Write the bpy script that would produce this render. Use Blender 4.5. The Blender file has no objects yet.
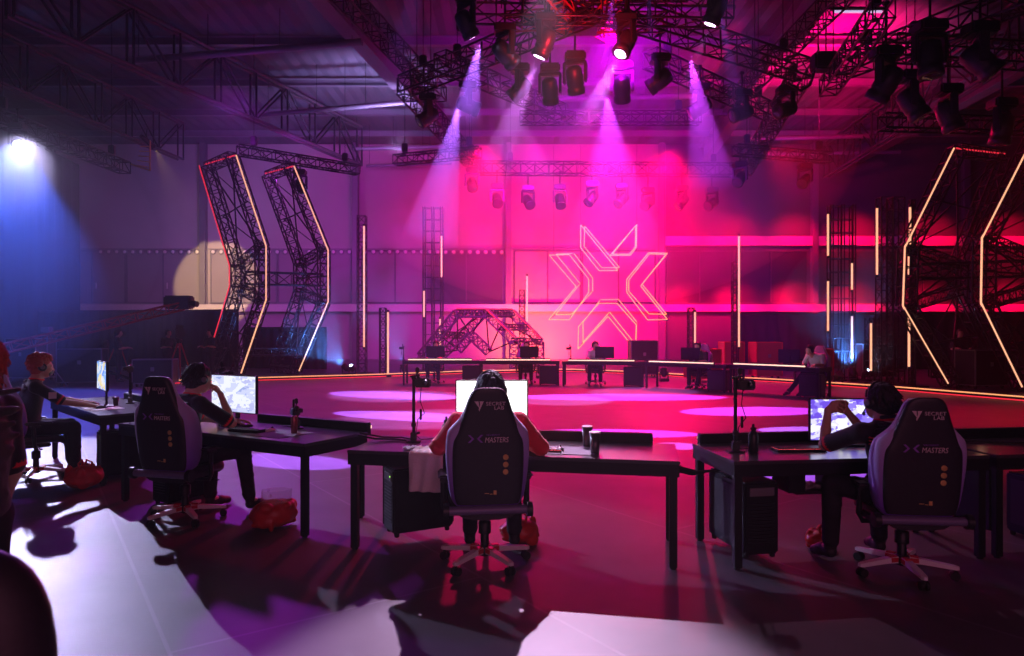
import bpy, bmesh, math, random
import numpy as np
from mathutils import Vector, Matrix
R = math.radians
rnd = random.Random(7)
C = bpy.context.scene.collection
F, CX, CY, H = 683.0, 512.0, 331.0, 1.66

def W(px, py, D):
    """the point at distance D (metres along the view) seen at px, py"""
    return Vector(((px - CX) * D / F, D, H + (CY - py) * D / F))

def G(px, py, z=0.0):
    """the point at height z seen at px, py"""
    D = F * (H - z) / (py - CY)
    return Vector(((px - CX) * D / F, D, z))

# ------------------------------------------------------------------ materials
def mat(name, col, rough=0.6, metal=0.0, emit=None, es=0.0, noise=0.0, nscale=20.0, bump=0.0, coat=0.0, trans=0.0, alpha=1.0, sheen=0.0):
    m = bpy.data.materials.new(name); m.use_nodes = True
    nt = m.node_tree; b = nt.nodes['Principled BSDF']
    b.inputs['Base Color'].default_value = (*col, 1)
    b.inputs['Roughness'].default_value = rough
    b.inputs['Metallic'].default_value = metal
    b.inputs['Coat Weight'].default_value = coat; b.inputs['Coat Roughness'].default_value = .15
    b.inputs['Transmission Weight'].default_value = trans
    b.inputs['Alpha'].default_value = alpha
    b.inputs['Sheen Weight'].default_value = sheen
    if emit:
        b.inputs['Emission Color'].default_value = (*emit, 1)
        b.inputs['Emission Strength'].default_value = es
    if noise or bump:
        tc = nt.nodes.new('ShaderNodeTexCoord')
        n = nt.nodes.new('ShaderNodeTexNoise'); n.inputs['Scale'].default_value = nscale
        n.inputs['Detail'].default_value = 4
        nt.links.new(tc.outputs['Object'], n.inputs['Vector'])
        if noise:
            mx = nt.nodes.new('ShaderNodeMix'); mx.data_type = 'RGBA'; mx.blend_type = 'MIX'
            mx.inputs[6].default_value = (*[c * (1 - noise) for c in col], 1)
            mx.inputs[7].default_value = (*[min(1, c * (1 + noise)) for c in col], 1)
            nt.links.new(n.outputs['Fac'], mx.inputs[0])
            nt.links.new(mx.outputs[2], b.inputs['Base Color'])
        if bump:
            bp = nt.nodes.new('ShaderNodeBump'); bp.inputs['Strength'].default_value = bump
            bp.inputs['Distance'].default_value = 0.01
            nt.links.new(n.outputs['Fac'], bp.inputs['Height'])
            nt.links.new(bp.outputs['Normal'], b.inputs['Normal'])
    return m

M = {}
M['black_metal'] = mat('black_metal', (.03, .03, .035), .42, .6, noise=.3, nscale=8)
M['truss'] = mat('truss_black', (.035, .03, .035), .35, .5)
M['truss_grey'] = mat('grey_lattice_steel', (.10, .09, .10), .5, .3)
M['truss_red_lit'] = mat('red_lit_truss', (.35, .03, .04), .4, .3)  # truss steel with the red light falling on it put into the colour
M['steel'] = mat('painted_steel', (.20, .19, .21), .5, .2, noise=.15, nscale=2)
M['desk_top'] = mat('desk_laminate', (.055, .045, .055), .28, 0, noise=.2, nscale=30, bump=.01, coat=1.0)
M['desk_frame'] = mat('desk_frame_black', (.022, .02, .024), .4, .3)
M['leather'] = mat('black_leatherette', (.028, .024, .032), .45, 0, noise=.25, nscale=60, bump=.08)
M['purple'] = None
M['lavender_tube'] = mat('purple_grey_plastic', (.20, .16, .30), .4, .1)
M['plastic'] = mat('black_plastic', (.022, .022, .026), .4, 0)
M['white_plastic'] = mat('white_plastic', (.82, .78, .80), .35, 0, noise=.05, nscale=10)
M['red_plastic'] = mat('red_plastic', (.55, .03, .05), .4)
M['skin'] = mat('skin', (.62, .36, .26), .5, noise=.08, nscale=25)
M['skin'].node_tree.nodes['Principled BSDF'].inputs['Subsurface Weight'].default_value = .05
M['black_shirt'] = mat('black_jersey', (.020, .018, .024), .8, noise=.3, nscale=40, bump=.12, sheen=.2)
M['red_trim'] = mat('red_trim', (.85, .03, .05), .7)
M['red_hoodie'] = mat('red_hoodie', (.88, .02, .05), .85, noise=.2, nscale=18, bump=.2, sheen=.3)
M['trousers'] = mat('black_trousers', (.020, .018, .026), .85, noise=.3, nscale=25, bump=.2)
M['white_shirt'] = mat('white_shirt', (.75, .70, .80), .8, noise=.1, nscale=20, bump=.1)
M['violet_shirt'] = mat('violet_shirt', (.30, .12, .55), .8, noise=.1, nscale=20)
M['hair_black'] = mat('black_hair', (.022, .016, .020), .65, noise=.5, nscale=90, bump=.9)
M['hair_red'] = mat('auburn_hair', (.42, .06, .045), .6, noise=.4, nscale=90, bump=.5)
M['eye'] = mat('eye_white', (.8, .8, .8), .2)
M['pupil'] = mat('eye_dark', (.02, .01, .01), .2)
M['shoe'] = mat('dark_shoe', (.03, .025, .03), .5, noise=.2)
M['shoe_white'] = mat('white_shoe', (.8, .8, .8), .5)
M['towel'] = mat('white_terry_cloth', (.80, .72, .72), .95, noise=.12, nscale=90, bump=.5)
M['red_bag'] = mat('red_plastic_bag', (.62, .02, .02), .38, noise=.25, nscale=14, bump=.3)
M['clear_bag'] = mat('clear_plastic', (.9, .85, .9), .15, 0, trans=.0, alpha=.28, noise=.1, nscale=14, bump=.6)
M['gold'] = mat('gold_print', (.75, .48, .16), .4, .3)
M['silver'] = mat('pale_print', (.78, .62, .64), .5)
M['violet_print'] = mat('violet_print', (.30, .10, .55), .5)
M['rubber'] = mat('rubber', (.015, .015, .016), .7)
M['paper'] = mat('white_paper', (.85, .85, .85), .8)
M['mousepad'] = mat('grey_mouse_mat', (.20, .18, .22), .8, noise=.1, nscale=60)
M['case'] = mat('flight_case_red', (.30, .05, .06), .5, noise=.1, nscale=6)
M['drape'] = mat('black_drape', (.020, .018, .024), .95, noise=.3, nscale=3)
M['glass_dark'] = mat('dark_window_glass', (.035, .03, .04), .5)
M['lens'] = mat('lens_glass', (.05, .05, .07), .08, coat=1)
M['can'] = mat('silver_can', (.35, .1, .12), .3, .6)
M['cup'] = mat('dark_cup', (.06, .05, .06), .35, coat=.5)
M['green_led'] = mat('green_led', (.02, .1, .02), .5, emit=(.35, 1, .1), es=2.0)
M['red_led'] = mat('red_led', (.1, .02, .02), .5, emit=(1, .05, .05), es=3)
M['tube_led'] = mat('peach_light_tube', (.8, .5, .4), .5, emit=(1.0, .47, .26), es=1.15)
M['strip_led'] = mat('amber_light_strip', (.8, .5, .3), .5, emit=(1.0, .42, .16), es=1.15)
M['desk_led'] = mat('warm_white_light_bar', (.8, .5, .3), .5, emit=(1.0, .66, .5), es=1.5)
M['red_strip'] = mat('red_light_strip', (.8, .1, .1), .5, emit=(1.0, .03, .06), es=.9)
M['lens_on'] = mat('lit_lens', (.8, .8, 1), .3, emit=(.75, .55, 1.0), es=22)
M['lens_blue'] = mat('lit_blue_lens', (.8, .8, 1), .3, emit=(.5, .7, 1.0), es=30)
M['logo_led'] = mat('gold_light_line', (.8, .5, .3), .5, emit=(1.0, .40, .08), es=1.7)
M['amber_paint'] = mat('yellow_ladder_paint', (.75, .55, .18), .5)
M['fixture_white'] = mat('wall_lamp_glass', (.7, .66, .62), .3)
M['red_key'] = mat('red_backlight', (.3, .02, .03), .5, emit=(1, .08, .12), es=1.4)

def chair_fabric():
    """lavender cloth that runs to deep purple further down the backrest"""
    m = bpy.data.materials.new('lavender_to_purple_cloth'); m.use_nodes = True
    nt = m.node_tree; b = nt.nodes['Principled BSDF']; b.inputs['Roughness'].default_value = .7
    b.inputs['Sheen Weight'].default_value = .3
    tc = nt.nodes.new('ShaderNodeTexCoord'); sp = nt.nodes.new('ShaderNodeSeparateXYZ')
    nt.links.new(tc.outputs['Object'], sp.inputs[0])
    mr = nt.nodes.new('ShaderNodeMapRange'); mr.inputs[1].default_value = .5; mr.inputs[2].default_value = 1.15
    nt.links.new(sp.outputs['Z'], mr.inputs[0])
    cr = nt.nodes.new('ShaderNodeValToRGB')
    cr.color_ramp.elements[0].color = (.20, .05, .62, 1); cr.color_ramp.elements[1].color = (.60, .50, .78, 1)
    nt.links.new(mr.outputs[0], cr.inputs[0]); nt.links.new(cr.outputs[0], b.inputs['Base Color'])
    n = nt.nodes.new('ShaderNodeTexNoise'); n.inputs['Scale'].default_value = 200
    nt.links.new(tc.outputs['Object'], n.inputs['Vector'])
    bp = nt.nodes.new('ShaderNodeBump'); bp.inputs['Strength'].default_value = .1; bp.inputs['Distance'].default_value = .002
    nt.links.new(n.outputs['Fac'], bp.inputs['Height']); nt.links.new(bp.outputs['Normal'], b.inputs['Normal'])
    return m
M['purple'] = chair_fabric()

def screen_mat(name, base, cols, strength, sx, sy, thr=.5):
    """a lit game picture: blocks and blobs of colour in the panel's own x (width) and z (height)"""
    m = bpy.data.materials.new(name); m.use_nodes = True
    nt = m.node_tree; b = nt.nodes['Principled BSDF']
    b.inputs['Base Color'].default_value = (.02, .02, .02, 1); b.inputs['Roughness'].default_value = .3
    tc = nt.nodes.new('ShaderNodeTexCoord')
    mp = nt.nodes.new('ShaderNodeMapping'); mp.inputs['Scale'].default_value = (sx, 1, sy)
    nt.links.new(tc.outputs['Object'], mp.inputs[0])
    v = nt.nodes.new('ShaderNodeTexVoronoi'); v.inputs['Scale'].default_value = 1.0; v.distance = 'CHEBYCHEV'
    nt.links.new(mp.outputs[0], v.inputs['Vector'])
    n = nt.nodes.new('ShaderNodeTexNoise'); n.inputs['Scale'].default_value = 1.4; n.inputs['Detail'].default_value = 5
    nt.links.new(mp.outputs[0], n.inputs['Vector'])
    sp = nt.nodes.new('ShaderNodeSeparateColor'); nt.links.new(v.outputs['Color'], sp.inputs[0])
    ad = nt.nodes.new('ShaderNodeMath'); ad.operation = 'ADD'
    nt.links.new(sp.outputs[0], ad.inputs[0]); nt.links.new(n.outputs['Fac'], ad.inputs[1])
    hf = nt.nodes.new('ShaderNodeMath'); hf.operation = 'MULTIPLY'; hf.inputs[1].default_value = .55
    nt.links.new(ad.outputs[0], hf.inputs[0])
    cr = nt.nodes.new('ShaderNodeValToRGB'); cr.color_ramp.interpolation = 'CONSTANT'
    e = cr.color_ramp.elements
    e[0].position = 0; e[0].color = (*base, 1); e[1].position = cols[0][0]; e[1].color = (*cols[0][1], 1)
    for p, c in cols[1:]:
        x = e.new(p); x.color = (*c, 1)
    nt.links.new(hf.outputs[0], cr.inputs[0]); nt.links.new(cr.outputs[0], b.inputs['Emission Color'])
    b.inputs['Emission Strength'].default_value = strength
    return m
M['screen_pale'] = screen_mat('pale_blue_game_picture', (.35, .42, .75), [(.30, (.62, .66, .95)), (.48, (.85, .88, 1)), (.72, (.50, .52, .85))], 1.1, 9, 16)
M['screen_white'] = screen_mat('white_screen_picture', (.9, .9, .85), [(.2, (1, 1, .96)), (.9, (.9, .85, .8))], 2.2, 4, 6)
M['screen_violet'] = screen_mat('violet_map_picture', (.16, .08, .75), [(.40, (.30, .22, .95)), (.52, (.75, .72, 1)), (.66, (.98, .96, 1)), (.80, (.22, .13, .8))], 1.15, 13, 22)
M['screen_blue'] = screen_mat('blue_and_yellow_game_picture', (.10, .25, .8), [(.35, (.25, .45, .95)), (.5, (.75, .78, .85)), (.64, (.85, .65, .25)), (.78, (.2, .35, .9))], 1.2, 9, 14)

# ------------------------------------------------------------------ mesh builder
class MB:
    def __init__(s): s.v = []; s.f = []; s.m = []; s.sm = []
    def add(s, vs, fs, mi=0, smooth=False):
        o = len(s.v); s.v += [tuple(x) for x in vs]
        for f in fs: s.f.append(tuple(i + o for i in f)); s.m.append(mi); s.sm.append(smooth)
        return s
    def box(s, c, d, rz=0.0, mi=0, mat3=None):
        c = Vector(c); m = mat3 or Matrix.Rotation(rz, 3, 'Z')
        vs = [c + m @ Vector((x * d[0] / 2, y * d[1] / 2, z * d[2] / 2)) for x in (-1, 1) for y in (-1, 1) for z in (-1, 1)]
        return s.add(vs, [(0, 1, 3, 2), (4, 6, 7, 5), (0, 4, 5, 1), (2, 3, 7, 6), (0, 2, 6, 4), (1, 5, 7, 3)], mi)
    def rbox(s, c, d, b=.01, rz=0.0, mi=0, mat3=None):
        """box with chamfered edges"""
        c = Vector(c); m = mat3 or Matrix.Rotation(rz, 3, 'Z')
        hx, hy, hz = d[0] / 2, d[1] / 2, d[2] / 2; b = min(b, hx * .9, hy * .9, hz * .9)
        bm = bmesh.new(); bmesh.ops.create_cube(bm, size=1)
        for v in bm.verts: v.co = Vector((v.co.x * d[0], v.co.y * d[1], v.co.z * d[2]))
        bmesh.ops.bevel(bm, geom=list(bm.edges), offset=b, segments=2, affect='EDGES')
        bm.verts.index_update()
        vs = [c + m @ v.co for v in bm.verts]; fs = [tuple(v.index for v in f.verts) for f in bm.faces]
        bm.free(); return s.add(vs, fs, mi)
    def tube(s, p0, p1, r, n=8, r1=None, mi=0, cap=True, smooth=True):
        p0, p1 = Vector(p0), Vector(p1); d = p1 - p0
        if d.length < 1e-6: return s
        q = d.to_track_quat('Z', 'Y'); r1 = r if r1 is None else r1
        vs = []
        for P, rr in ((p0, r), (p1, r1)):
            for i in range(n):
                a = 2 * math.pi * i / n; vs.append(P + q @ Vector((rr * math.cos(a), rr * math.sin(a), 0)))
        s.add(vs, [(i, (i + 1) % n, n + (i + 1) % n, n + i) for i in range(n)], mi, smooth)
        if cap: s.add(vs, [tuple(reversed(range(n))), tuple(range(n, 2 * n))], mi)
        return s
    def path(s, pts, r, n=8, mi=0):
        pts = [Vector(p) for p in pts]; k = len(pts); vs = []; q = None
        rr = r if isinstance(r, (list, tuple)) else [r] * k
        for i, p in enumerate(pts):
            d = (pts[min(i + 1, k - 1)] - pts[max(i - 1, 0)]).normalized()
            if q is None: q = d.to_track_quat('Z', 'Y')
            else:
                z = q @ Vector((0, 0, 1)); q = z.rotation_difference(d) @ q
            for j in range(n):
                a = 2 * math.pi * j / n; vs.append(p + q @ Vector((rr[i] * math.cos(a), rr[i] * math.sin(a), 0)))
        fs = [(i * n + j, i * n + (j + 1) % n, (i + 1) * n + (j + 1) % n, (i + 1) * n + j) for i in range(k - 1) for j in range(n)]
        s.add(vs, fs, mi, True); s.add(vs, [tuple(reversed(range(n))), tuple(range((k - 1) * n, k * n))], mi)
        return s
    def lathe(s, prof, c=(0, 0, 0), n=20, mi=0, q=None):
        c = Vector(c); vs = []; q = q or Matrix.Identity(3)
        for r, z in prof:
            for j in range(n):
                a = 2 * math.pi * j / n; vs.append(c + q @ Vector((r * math.cos(a), r * math.sin(a), z)))
        k = len(prof)
        fs = [(i * n + j, i * n + (j + 1) % n, (i + 1) * n + (j + 1) % n, (i + 1) * n + j) for i in range(k - 1) for j in range(n)]
        s.add(vs, fs, mi, True)
        if prof[0][0] > 1e-4: s.add(vs, [tuple(reversed(range(n)))], mi)
        if prof[-1][0] > 1e-4: s.add(vs, [tuple(range((k - 1) * n, k * n))], mi)
        return s
    def loft(s, rings, mi=0, cap=True, smooth=True):
        n = len(rings[0]); vs = [p for r in rings for p in r]; k = len(rings)
        fs = [(i * n + j, i * n + (j + 1) % n, (i + 1) * n + (j + 1) % n, (i + 1) * n + j) for i in range(k - 1) for j in range(n)]
        s.add(vs, fs, mi, smooth)
        if cap: s.add(vs, [tuple(reversed(range(n))), tuple(range((k - 1) * n, k * n))], mi)
        return s
    def prism(s, poly, off, mi=0):
        n = len(poly); off = Vector(off); vs = [Vector(p) for p in poly] + [Vector(p) + off for p in poly]
        return s.add(vs, [tuple(reversed(range(n))), tuple(range(n, 2 * n))] + [(i, (i + 1) % n, n + (i + 1) % n, n + i) for i in range(n)], mi)
    def grid(s, rows, mi=0, smooth=True):
        h, w = len(rows), len(rows[0]); vs = [p for r in rows for p in r]
        return s.add(vs, [(i * w + j, i * w + j + 1, (i + 1) * w + j + 1, (i + 1) * w + j) for i in range(h - 1) for j in range(w - 1)], mi, smooth)
    def mesh(s, name, mats):
        me = bpy.data.meshes.new(name); me.from_pydata(s.v, [], s.f)
        for m in (mats if isinstance(mats, (list, tuple)) else [mats]): me.materials.append(M[m] if isinstance(m, str) else m)
        me.polygons.foreach_set('material_index', s.m); me.polygons.foreach_set('use_smooth', s.sm)
        bm = bmesh.new(); bm.from_mesh(me); bmesh.ops.recalc_face_normals(bm, faces=bm.faces); bm.to_mesh(me); bm.free()
        me.update(); return me

def link(name, me, parent=None, loc=None, rz=None):
    o = bpy.data.objects.new(name, me); C.objects.link(o)
    if parent: o.parent = parent
    if loc is not None: o.location = loc
    if rz is not None: o.rotation_euler = (0, 0, rz)
    return o
def part(name, mb, m, parent=None, label=None, loc=None, rz=None, sub=0, solid=0):
    o = link(name, mb.mesh(name, m), parent, loc, rz)
    if label: o['label'] = label
    if sub:
        k = o.modifiers.new('smooth', 'SUBSURF'); k.levels = sub; k.render_levels = sub
    if solid:
        k = o.modifiers.new('thick', 'SOLIDIFY'); k.thickness = solid
    return o
def tag(o, label=None, cat=None, group=None, kind=None):
    if label: o['label'] = label
    if cat: o['category'] = cat
    if group: o['group'] = group
    if kind: o['kind'] = kind
    return o
def thing(name, label, cat, loc=(0, 0, 0), rz=0, group=None, kind=None):
    o = bpy.data.objects.new(name, None); C.objects.link(o)
    o.empty_display_size = .1; o.location = loc; o.rotation_euler = (0, 0, rz)
    return tag(o, label, cat, group, kind)
def struct(name, mb, m, label=None):
    o = part(name, mb, m); o['kind'] = 'structure'
    if label: o['label'] = label
    return o
def dup(root, loc=None, rz=None, label=None, group=None):
    r = root.copy(); C.objects.link(r)
    if loc is not None: r.location = loc
    if rz is not None: r.rotation_euler = (0, 0, rz)
    if label: r['label'] = label
    if group: r['group'] = group
    for ch in list(root.children):
        c = ch.copy(); C.objects.link(c); c.parent = r
        for g in list(ch.children):
            d = g.copy(); C.objects.link(d); d.parent = c
    return r
def text(name, body, size, m, parent, loc, rot, align='LEFT', ext=.0008, sx=1.0, shear=0.0, space=1.0):
    cu = bpy.data.curves.new(name, 'FONT'); cu.body = body; cu.size = size; cu.extrude = ext; cu.align_x = align
    cu.shear = shear; cu.space_character = space; cu.space_line = .85; cu.resolution_u = 3
    t = bpy.data.objects.new(name, cu); C.objects.link(t)
    dg = bpy.context.evaluated_depsgraph_get(); me = bpy.data.meshes.new_from_object(t.evaluated_get(dg))
    bpy.data.objects.remove(t); me.materials.clear(); me.materials.append(M[m])
    o = link(name, me, parent); o.location = loc; o.rotation_euler = rot; o.scale = (sx, 1, 1)
    return o

# ------------------------------------------------------------------ trusses
def truss_mb(mb, p0, p1, w=.3, h=.3, seg=None, r=.025, rd=.014, up=(0, 0, 1), n=5, mi=0, ladder=False):
    """box truss from p0 to p1: four chords, frames and diagonals on the four sides"""
    p0, p1 = Vector(p0), Vector(p1); d = p1 - p0; L = d.length; d.normalize(); up = Vector(up)
    if abs(d.dot(up)) > .95: up = Vector((0, 1, 0))
    s = d.cross(up).normalized(); u = s.cross(d).normalized()
    k = max(1, round(L / (seg or w * 1.2)))
    cs = [s * (a * w / 2) + u * (b * h / 2) for a, b in ((-1, -1), (1, -1), (1, 1), (-1, 1))]
    for c in cs: mb.tube(p0 + c, p1 + c, r, n, mi=mi, cap=False)
    for i in range(k + 1):
        P = p0 + d * (L * i / k)
        for j in range(4): mb.tube(P + cs[j], P + cs[(j + 1) % 4], rd, 4, mi=mi, cap=False)
        if i < k and not ladder:
            Q = p0 + d * (L * (i + 1) / k)
            for j in range(4):
                a, b = (j, (j + 1) % 4) if i % 2 == 0 else ((j + 1) % 4, j)
                mb.tube(P + cs[a], Q + cs[b], rd, 4, mi=mi, cap=False)
    return mb

# ------------------------------------------------------------------ moulded bodies (distance fields turned into one skin)
def surfnet(Fd, org, h):
    nx, ny, nz = Fd.shape; ins = Fd < 0
    ps = np.zeros((nx - 1, ny - 1, nz - 1, 3), np.float32); cn = np.zeros((nx - 1, ny - 1, nz - 1), np.float32)
    quads = []
    eds = []
    for ax in range(3):
        a = [slice(None)] * 3; b = [slice(None)] * 3; a[ax] = slice(0, -1); b[ax] = slice(1, None)
        A, B = Fd[tuple(a)], Fd[tuple(b)]; sa = ins[tuple(a)]; cr = sa != ins[tuple(b)]
        idx = np.argwhere(cr); t = A[cr] / (A[cr] - B[cr])
        pos = idx.astype(np.float32); pos[:, ax] += t
        o1, o2 = [k for k in range(3) if k != ax]
        cells = []
        for d1, d2 in ((0, 0), (1, 0), (1, 1), (0, 1)):
            c = idx.copy(); c[:, o1] -= d1; c[:, o2] -= d2; cells.append(c)
        ok = np.ones(len(idx), bool)
        for c in cells:
            good = np.all((c >= 0) & (c < np.array(cn.shape)), axis=1); ok &= good
            g = c[good]; np.add.at(ps, (g[:, 0], g[:, 1], g[:, 2]), pos[good]); np.add.at(cn, (g[:, 0], g[:, 1], g[:, 2]), 1)
        flip = sa[cr]
        if ax == 1: flip = ~flip
        eds.append((cells, ok, flip))
    act = np.argwhere(cn > 0); ids = -np.ones(cn.shape, np.int64); ids[cn > 0] = np.arange(len(act))
    V = ps[cn > 0] / cn[cn > 0][:, None]; V = V * h + np.array(org, np.float32)
    for cells, ok, flip in eds:
        q = np.stack([ids[c[ok][:, 0], c[ok][:, 1], c[ok][:, 2]] for c in cells], 1)
        f = flip[ok]; q[f] = q[f]; q[~f] = q[~f][:, ::-1]
        quads.append(q)
    return V, np.concatenate(quads)

def cap_sdf(P, a, b, ra, rb):
    ba = b - a; L2 = float(ba @ ba) + 1e-12
    t = np.clip(((P - a) @ ba) / L2, 0, 1)
    d = P - a - t[..., None] * ba
    return np.sqrt((d * d).sum(-1)) - (ra + t * (rb - ra))
def ell_sdf(P, c, r, B):
    q = (P - c) @ B / r
    k0 = np.sqrt((q * q).sum(-1)); k1 = np.sqrt(((q / r) ** 2).sum(-1)) + 1e-9
    return k0 * (k0 - 1) / k1

def mould(name, prims, h, m, parent=None, smooth_iter=0, label=None):
    """prims: ('c', a, b, ra, rb, k) or ('e', centre, radii, basis, k) or ('-e', ...) to cut"""
    lo = np.array([1e9] * 3); hi = -lo
    for p in prims:
        if p[0] == 'c':
            for q, r in ((p[1], p[3]), (p[2], p[4])): lo = np.minimum(lo, np.array(q) - r); hi = np.maximum(hi, np.array(q) + r)
        elif p[0] == 'e': r = max(p[2]); lo = np.minimum(lo, np.array(p[1]) - r); hi = np.maximum(hi, np.array(p[1]) + r)
    lo -= 3 * h; hi += 3 * h
    n = np.ceil((hi - lo) / h).astype(int) + 1
    Fd = np.full(n, 1.0, np.float32)
    for p in prims:
        k = p[-1]
        if p[0] == 'c':
            a, b = np.array(p[1], float), np.array(p[2], float); r = max(p[3], p[4]) + k + 3 * h
            l, u = np.minimum(a, b) - r, np.maximum(a, b) + r
        else:
            c = np.array(p[1], float); r = max(p[2]) + k + 3 * h; l, u = c - r, c + r
        i0 = np.maximum(0, np.floor((l - lo) / h).astype(int)); i1 = np.minimum(n, np.ceil((u - lo) / h).astype(int) + 1)
        if np.any(i1 <= i0): continue
        gx, gy, gz = [np.arange(i0[q], i1[q]) * h + lo[q] for q in range(3)]
        P = np.stack(np.meshgrid(gx, gy, gz, indexing='ij'), -1)
        if p[0] == 'c': D = cap_sdf(P, a, b, p[3], p[4])
        else:
            Bm = np.eye(3) if p[3] is None else np.array(p[3], float); D = ell_sdf(P, c, np.array(p[2], float), Bm)
        sl = (slice(i0[0], i1[0]), slice(i0[1], i1[1]), slice(i0[2], i1[2])); A = Fd[sl]
        if p[0] == '-e':
            Fd[sl] = np.maximum(A, -D)
        else:
            hh = np.clip(.5 + .5 * (A - D) / max(k, 1e-6), 0, 1)
            Fd[sl] = A * (1 - hh) + D * hh - k * hh * (1 - hh)
    V, Q = surfnet(Fd, lo, h)
    me = bpy.data.meshes.new(name); me.from_pydata(V.tolist(), [], Q.tolist())
    me.polygons.foreach_set('use_smooth', [True] * len(me.polygons))
    for mm in (m if isinstance(m, (list, tuple)) else [m]): me.materials.append(M[mm])
    bm = bmesh.new(); bm.from_mesh(me); bmesh.ops.recalc_face_normals(bm, faces=bm.faces); bm.to_mesh(me); bm.free()
    me.update()
    o = link(name, me, parent)
    if label: o['label'] = label
    return o
# ------------------------------------------------------------------ people
def vec(*a): return np.array(a, float)
def nrm(v): return v / (np.linalg.norm(v) + 1e-9)

def hand_prims(wr, d, palm, side, curl=.5, s=1.0, thumb_in=.5, spread=1.0):
    """palm, four jointed fingers and a thumb leaving the palm's side. d: towards the fingers, palm: the way the palm faces, side +1: thumb on the +x side of d x palm"""
    d = nrm(np.array(d, float)); palm = np.array(palm, float); palm = nrm(palm - d * (palm @ d)); w = np.cross(d, palm) * side
    P = []; wr = np.array(wr, float)
    kn = [wr + d * .085 * s * (1 - .04 * abs(i - 1)) + w * (.030 - .0215 * i) * s for i in range(4)]
    for i in range(4): P.append(('c', wr + d * .012 + w * (.012 - .009 * i) * s, kn[i], .0155 * s, .0125 * s, .010))
    L = [(.042, .026, .020), (.047, .030, .021), (.044, .028, .021), (.034, .021, .018)]
    for i in range(4):
        p = kn[i]; a = 0.0; q = w * (.10 - .07 * i) * spread
        for j, l in enumerate(L[i]):
            a += curl * (.9, .95, .6)[j] * (1 + .12 * (i - 1))
            v = nrm(d * math.cos(a) + palm * math.sin(a) + q * (1 if j == 0 else .3)); e = p + v * l * s
            r0 = (.0098, .0088, .0080)[j] * s; P.append(('c', p, e, r0, r0 * .93, .003)); p = e
    t0 = wr + d * .022 * s + w * .020 * s; t1 = t0 + nrm(d * .55 + w * .65 + palm * .35) * .040 * s
    t2 = t1 + nrm(d * .85 + w * (.4 - .6 * thumb_in) + palm * .45) * .032 * s; t3 = t2 + nrm(d * .9 - w * .5 * thumb_in + palm * .4) * .026 * s
    P += [('c', t0, t1, .0145 * s, .0125 * s, .010), ('c', t1, t2, .0112 * s, .0098 * s, .004), ('c', t2, t3, .0096 * s, .0085 * s, .003)]
    return P

def head_basis(yaw, pitch, roll=0):
    m = Matrix.Rotation(yaw, 3, 'Z') @ Matrix.Rotation(pitch, 3, 'X') @ Matrix.Rotation(roll, 3, 'Y')
    return np.array(m)

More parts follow.
